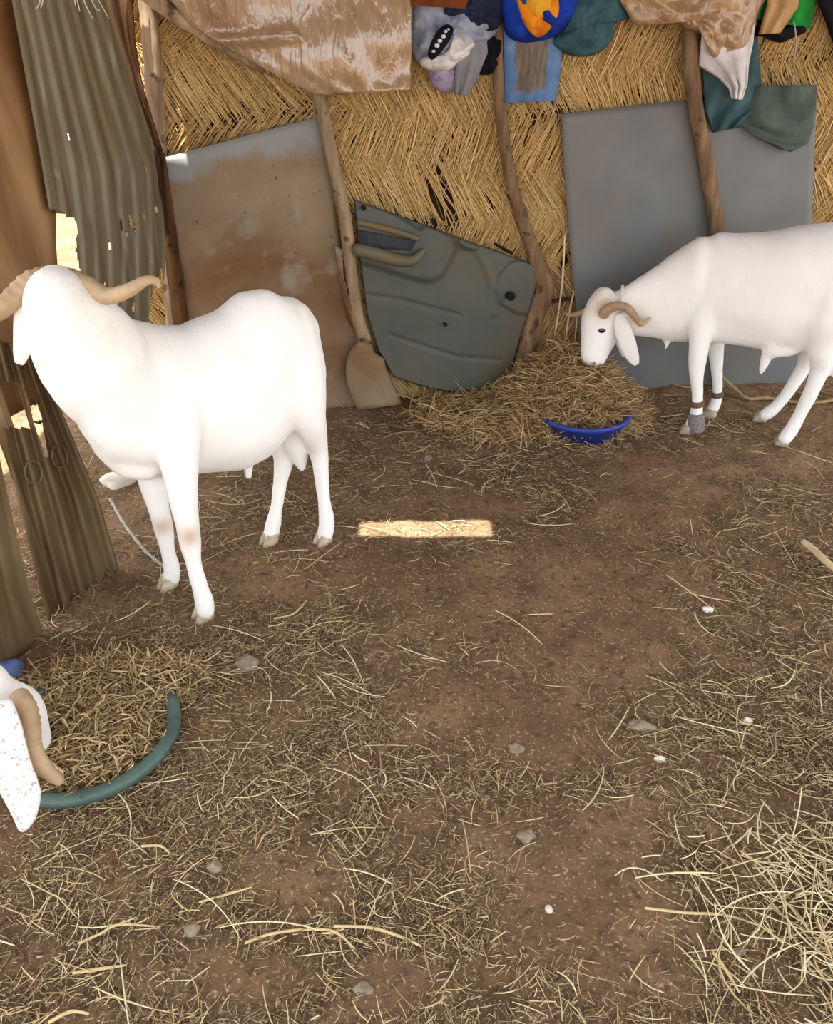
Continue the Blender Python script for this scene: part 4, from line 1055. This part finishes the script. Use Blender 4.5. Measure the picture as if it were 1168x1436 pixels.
hay('hay_heap', BC.x - .04, BC.y + .15, .345, .31, 5800, M['hay'], 31, 'hay heap over the blue basin under the grazing ram\'s muzzle', .82)
hay('hay_spill', BC.x - .36, BC.y + .12, .38, .07, 2600, M['hay'], 32, 'thin hay spilled left of the heap along the wall foot', .7)
hay('basin_chaff', GC.x, GC.y, .19, .06, 3600, M['litter'], 33, 'chaff and broken straw filling the green basin', 1.0, .5)
hay('basin_straw', GC.x + .02, GC.y + .17, .22, .06, 1800, M['litter'], 34, 'broken straw burying the far rim of the green basin', .5, .6)

# single stalks one can point to
def stalk(pts, r, label, mat='stalk', h=.008):
    bm = bmesh.new(); tube(bm, [gpt(x, y, h) for x, y in pts], [r] * (len(pts) - 1) + [r * .6], 7, 5, round_end=True)
    tag(bm_obj('straw_stalk', bm, M[mat]), label, 'stalk', 'single straw stalks on the earth floor')
M['stalk'] = m_plain('single_stalk', rgb(212, 186, 140), .75, .22, 40)
stalk([(345, 1322), (380, 1308), (430, 1302), (470, 1310), (497, 1335)], .0030, 'long arched pale stalk at the bottom, left of the middle')
stalk([(470, 1302), (520, 1306), (560, 1318), (590, 1332)], .0032, 'pale stalk continuing right from the long arched stalk')
stalk([(112, 1325), (140, 1310), (168, 1297), (224, 1300)], .0028, 'kinked pale stalk at the lower left')
stalk([(105, 1368), (140, 1360), (175, 1354)], .0034, 'short thick pale stalk below the kinked stalk')
stalk([(1000, 1338), (1018, 1364), (1036, 1392)], .0034, 'straight yellow stalk at the left edge of the pale straw pile')
stalk([(905, 1276), (960, 1283), (1020, 1288), (1085, 1310)], .0028, 'long whitish stalk running into the pale straw pile')
stalk([(200, 1188), (225, 1187), (238, 1197)], .0030, 'bent pale stalk below the speckled ear', h=.016)
stalk([(385, 868), (412, 858), (430, 838)], .0030, 'yellow stalk right of the big ram\'s front hoof')
stalk([(280, 1262), (320, 1250), (352, 1240)], .0026, 'thin stalk on the bare patch at lower left')
stalk([(72, 1438), (100, 1421), (124, 1422)], .0034, 'pale stalk at the bottom left edge')

# frayed white threads hanging at the top of the corrugated sheet
t = empty('frayed_threads', on_left(90, -40, .05))
for i, pts in enumerate((((54, -40), (56, 0), (50, 13)), ((58, -40), (60, -2), (57, 11)), ((98, -40), (108, 0), (112, 16)), ((104, -40), (118, 2), (130, 26)), ((112, -40), (132, 8), (140, 14)), ((120, -40), (138, 0), (153, 26)), ((100, -40), (104, -4), (106, 8)))):
    bm = bmesh.new(); tube(bm, [on_left(x, y, .05) for x, y in pts], [.0022, .002, .0014], 6, 5); bm_obj('thread', bm, M['scrap'], t)
tag(t, 'white frayed threads hanging at the top of the tall corrugated sheet', 'threads')
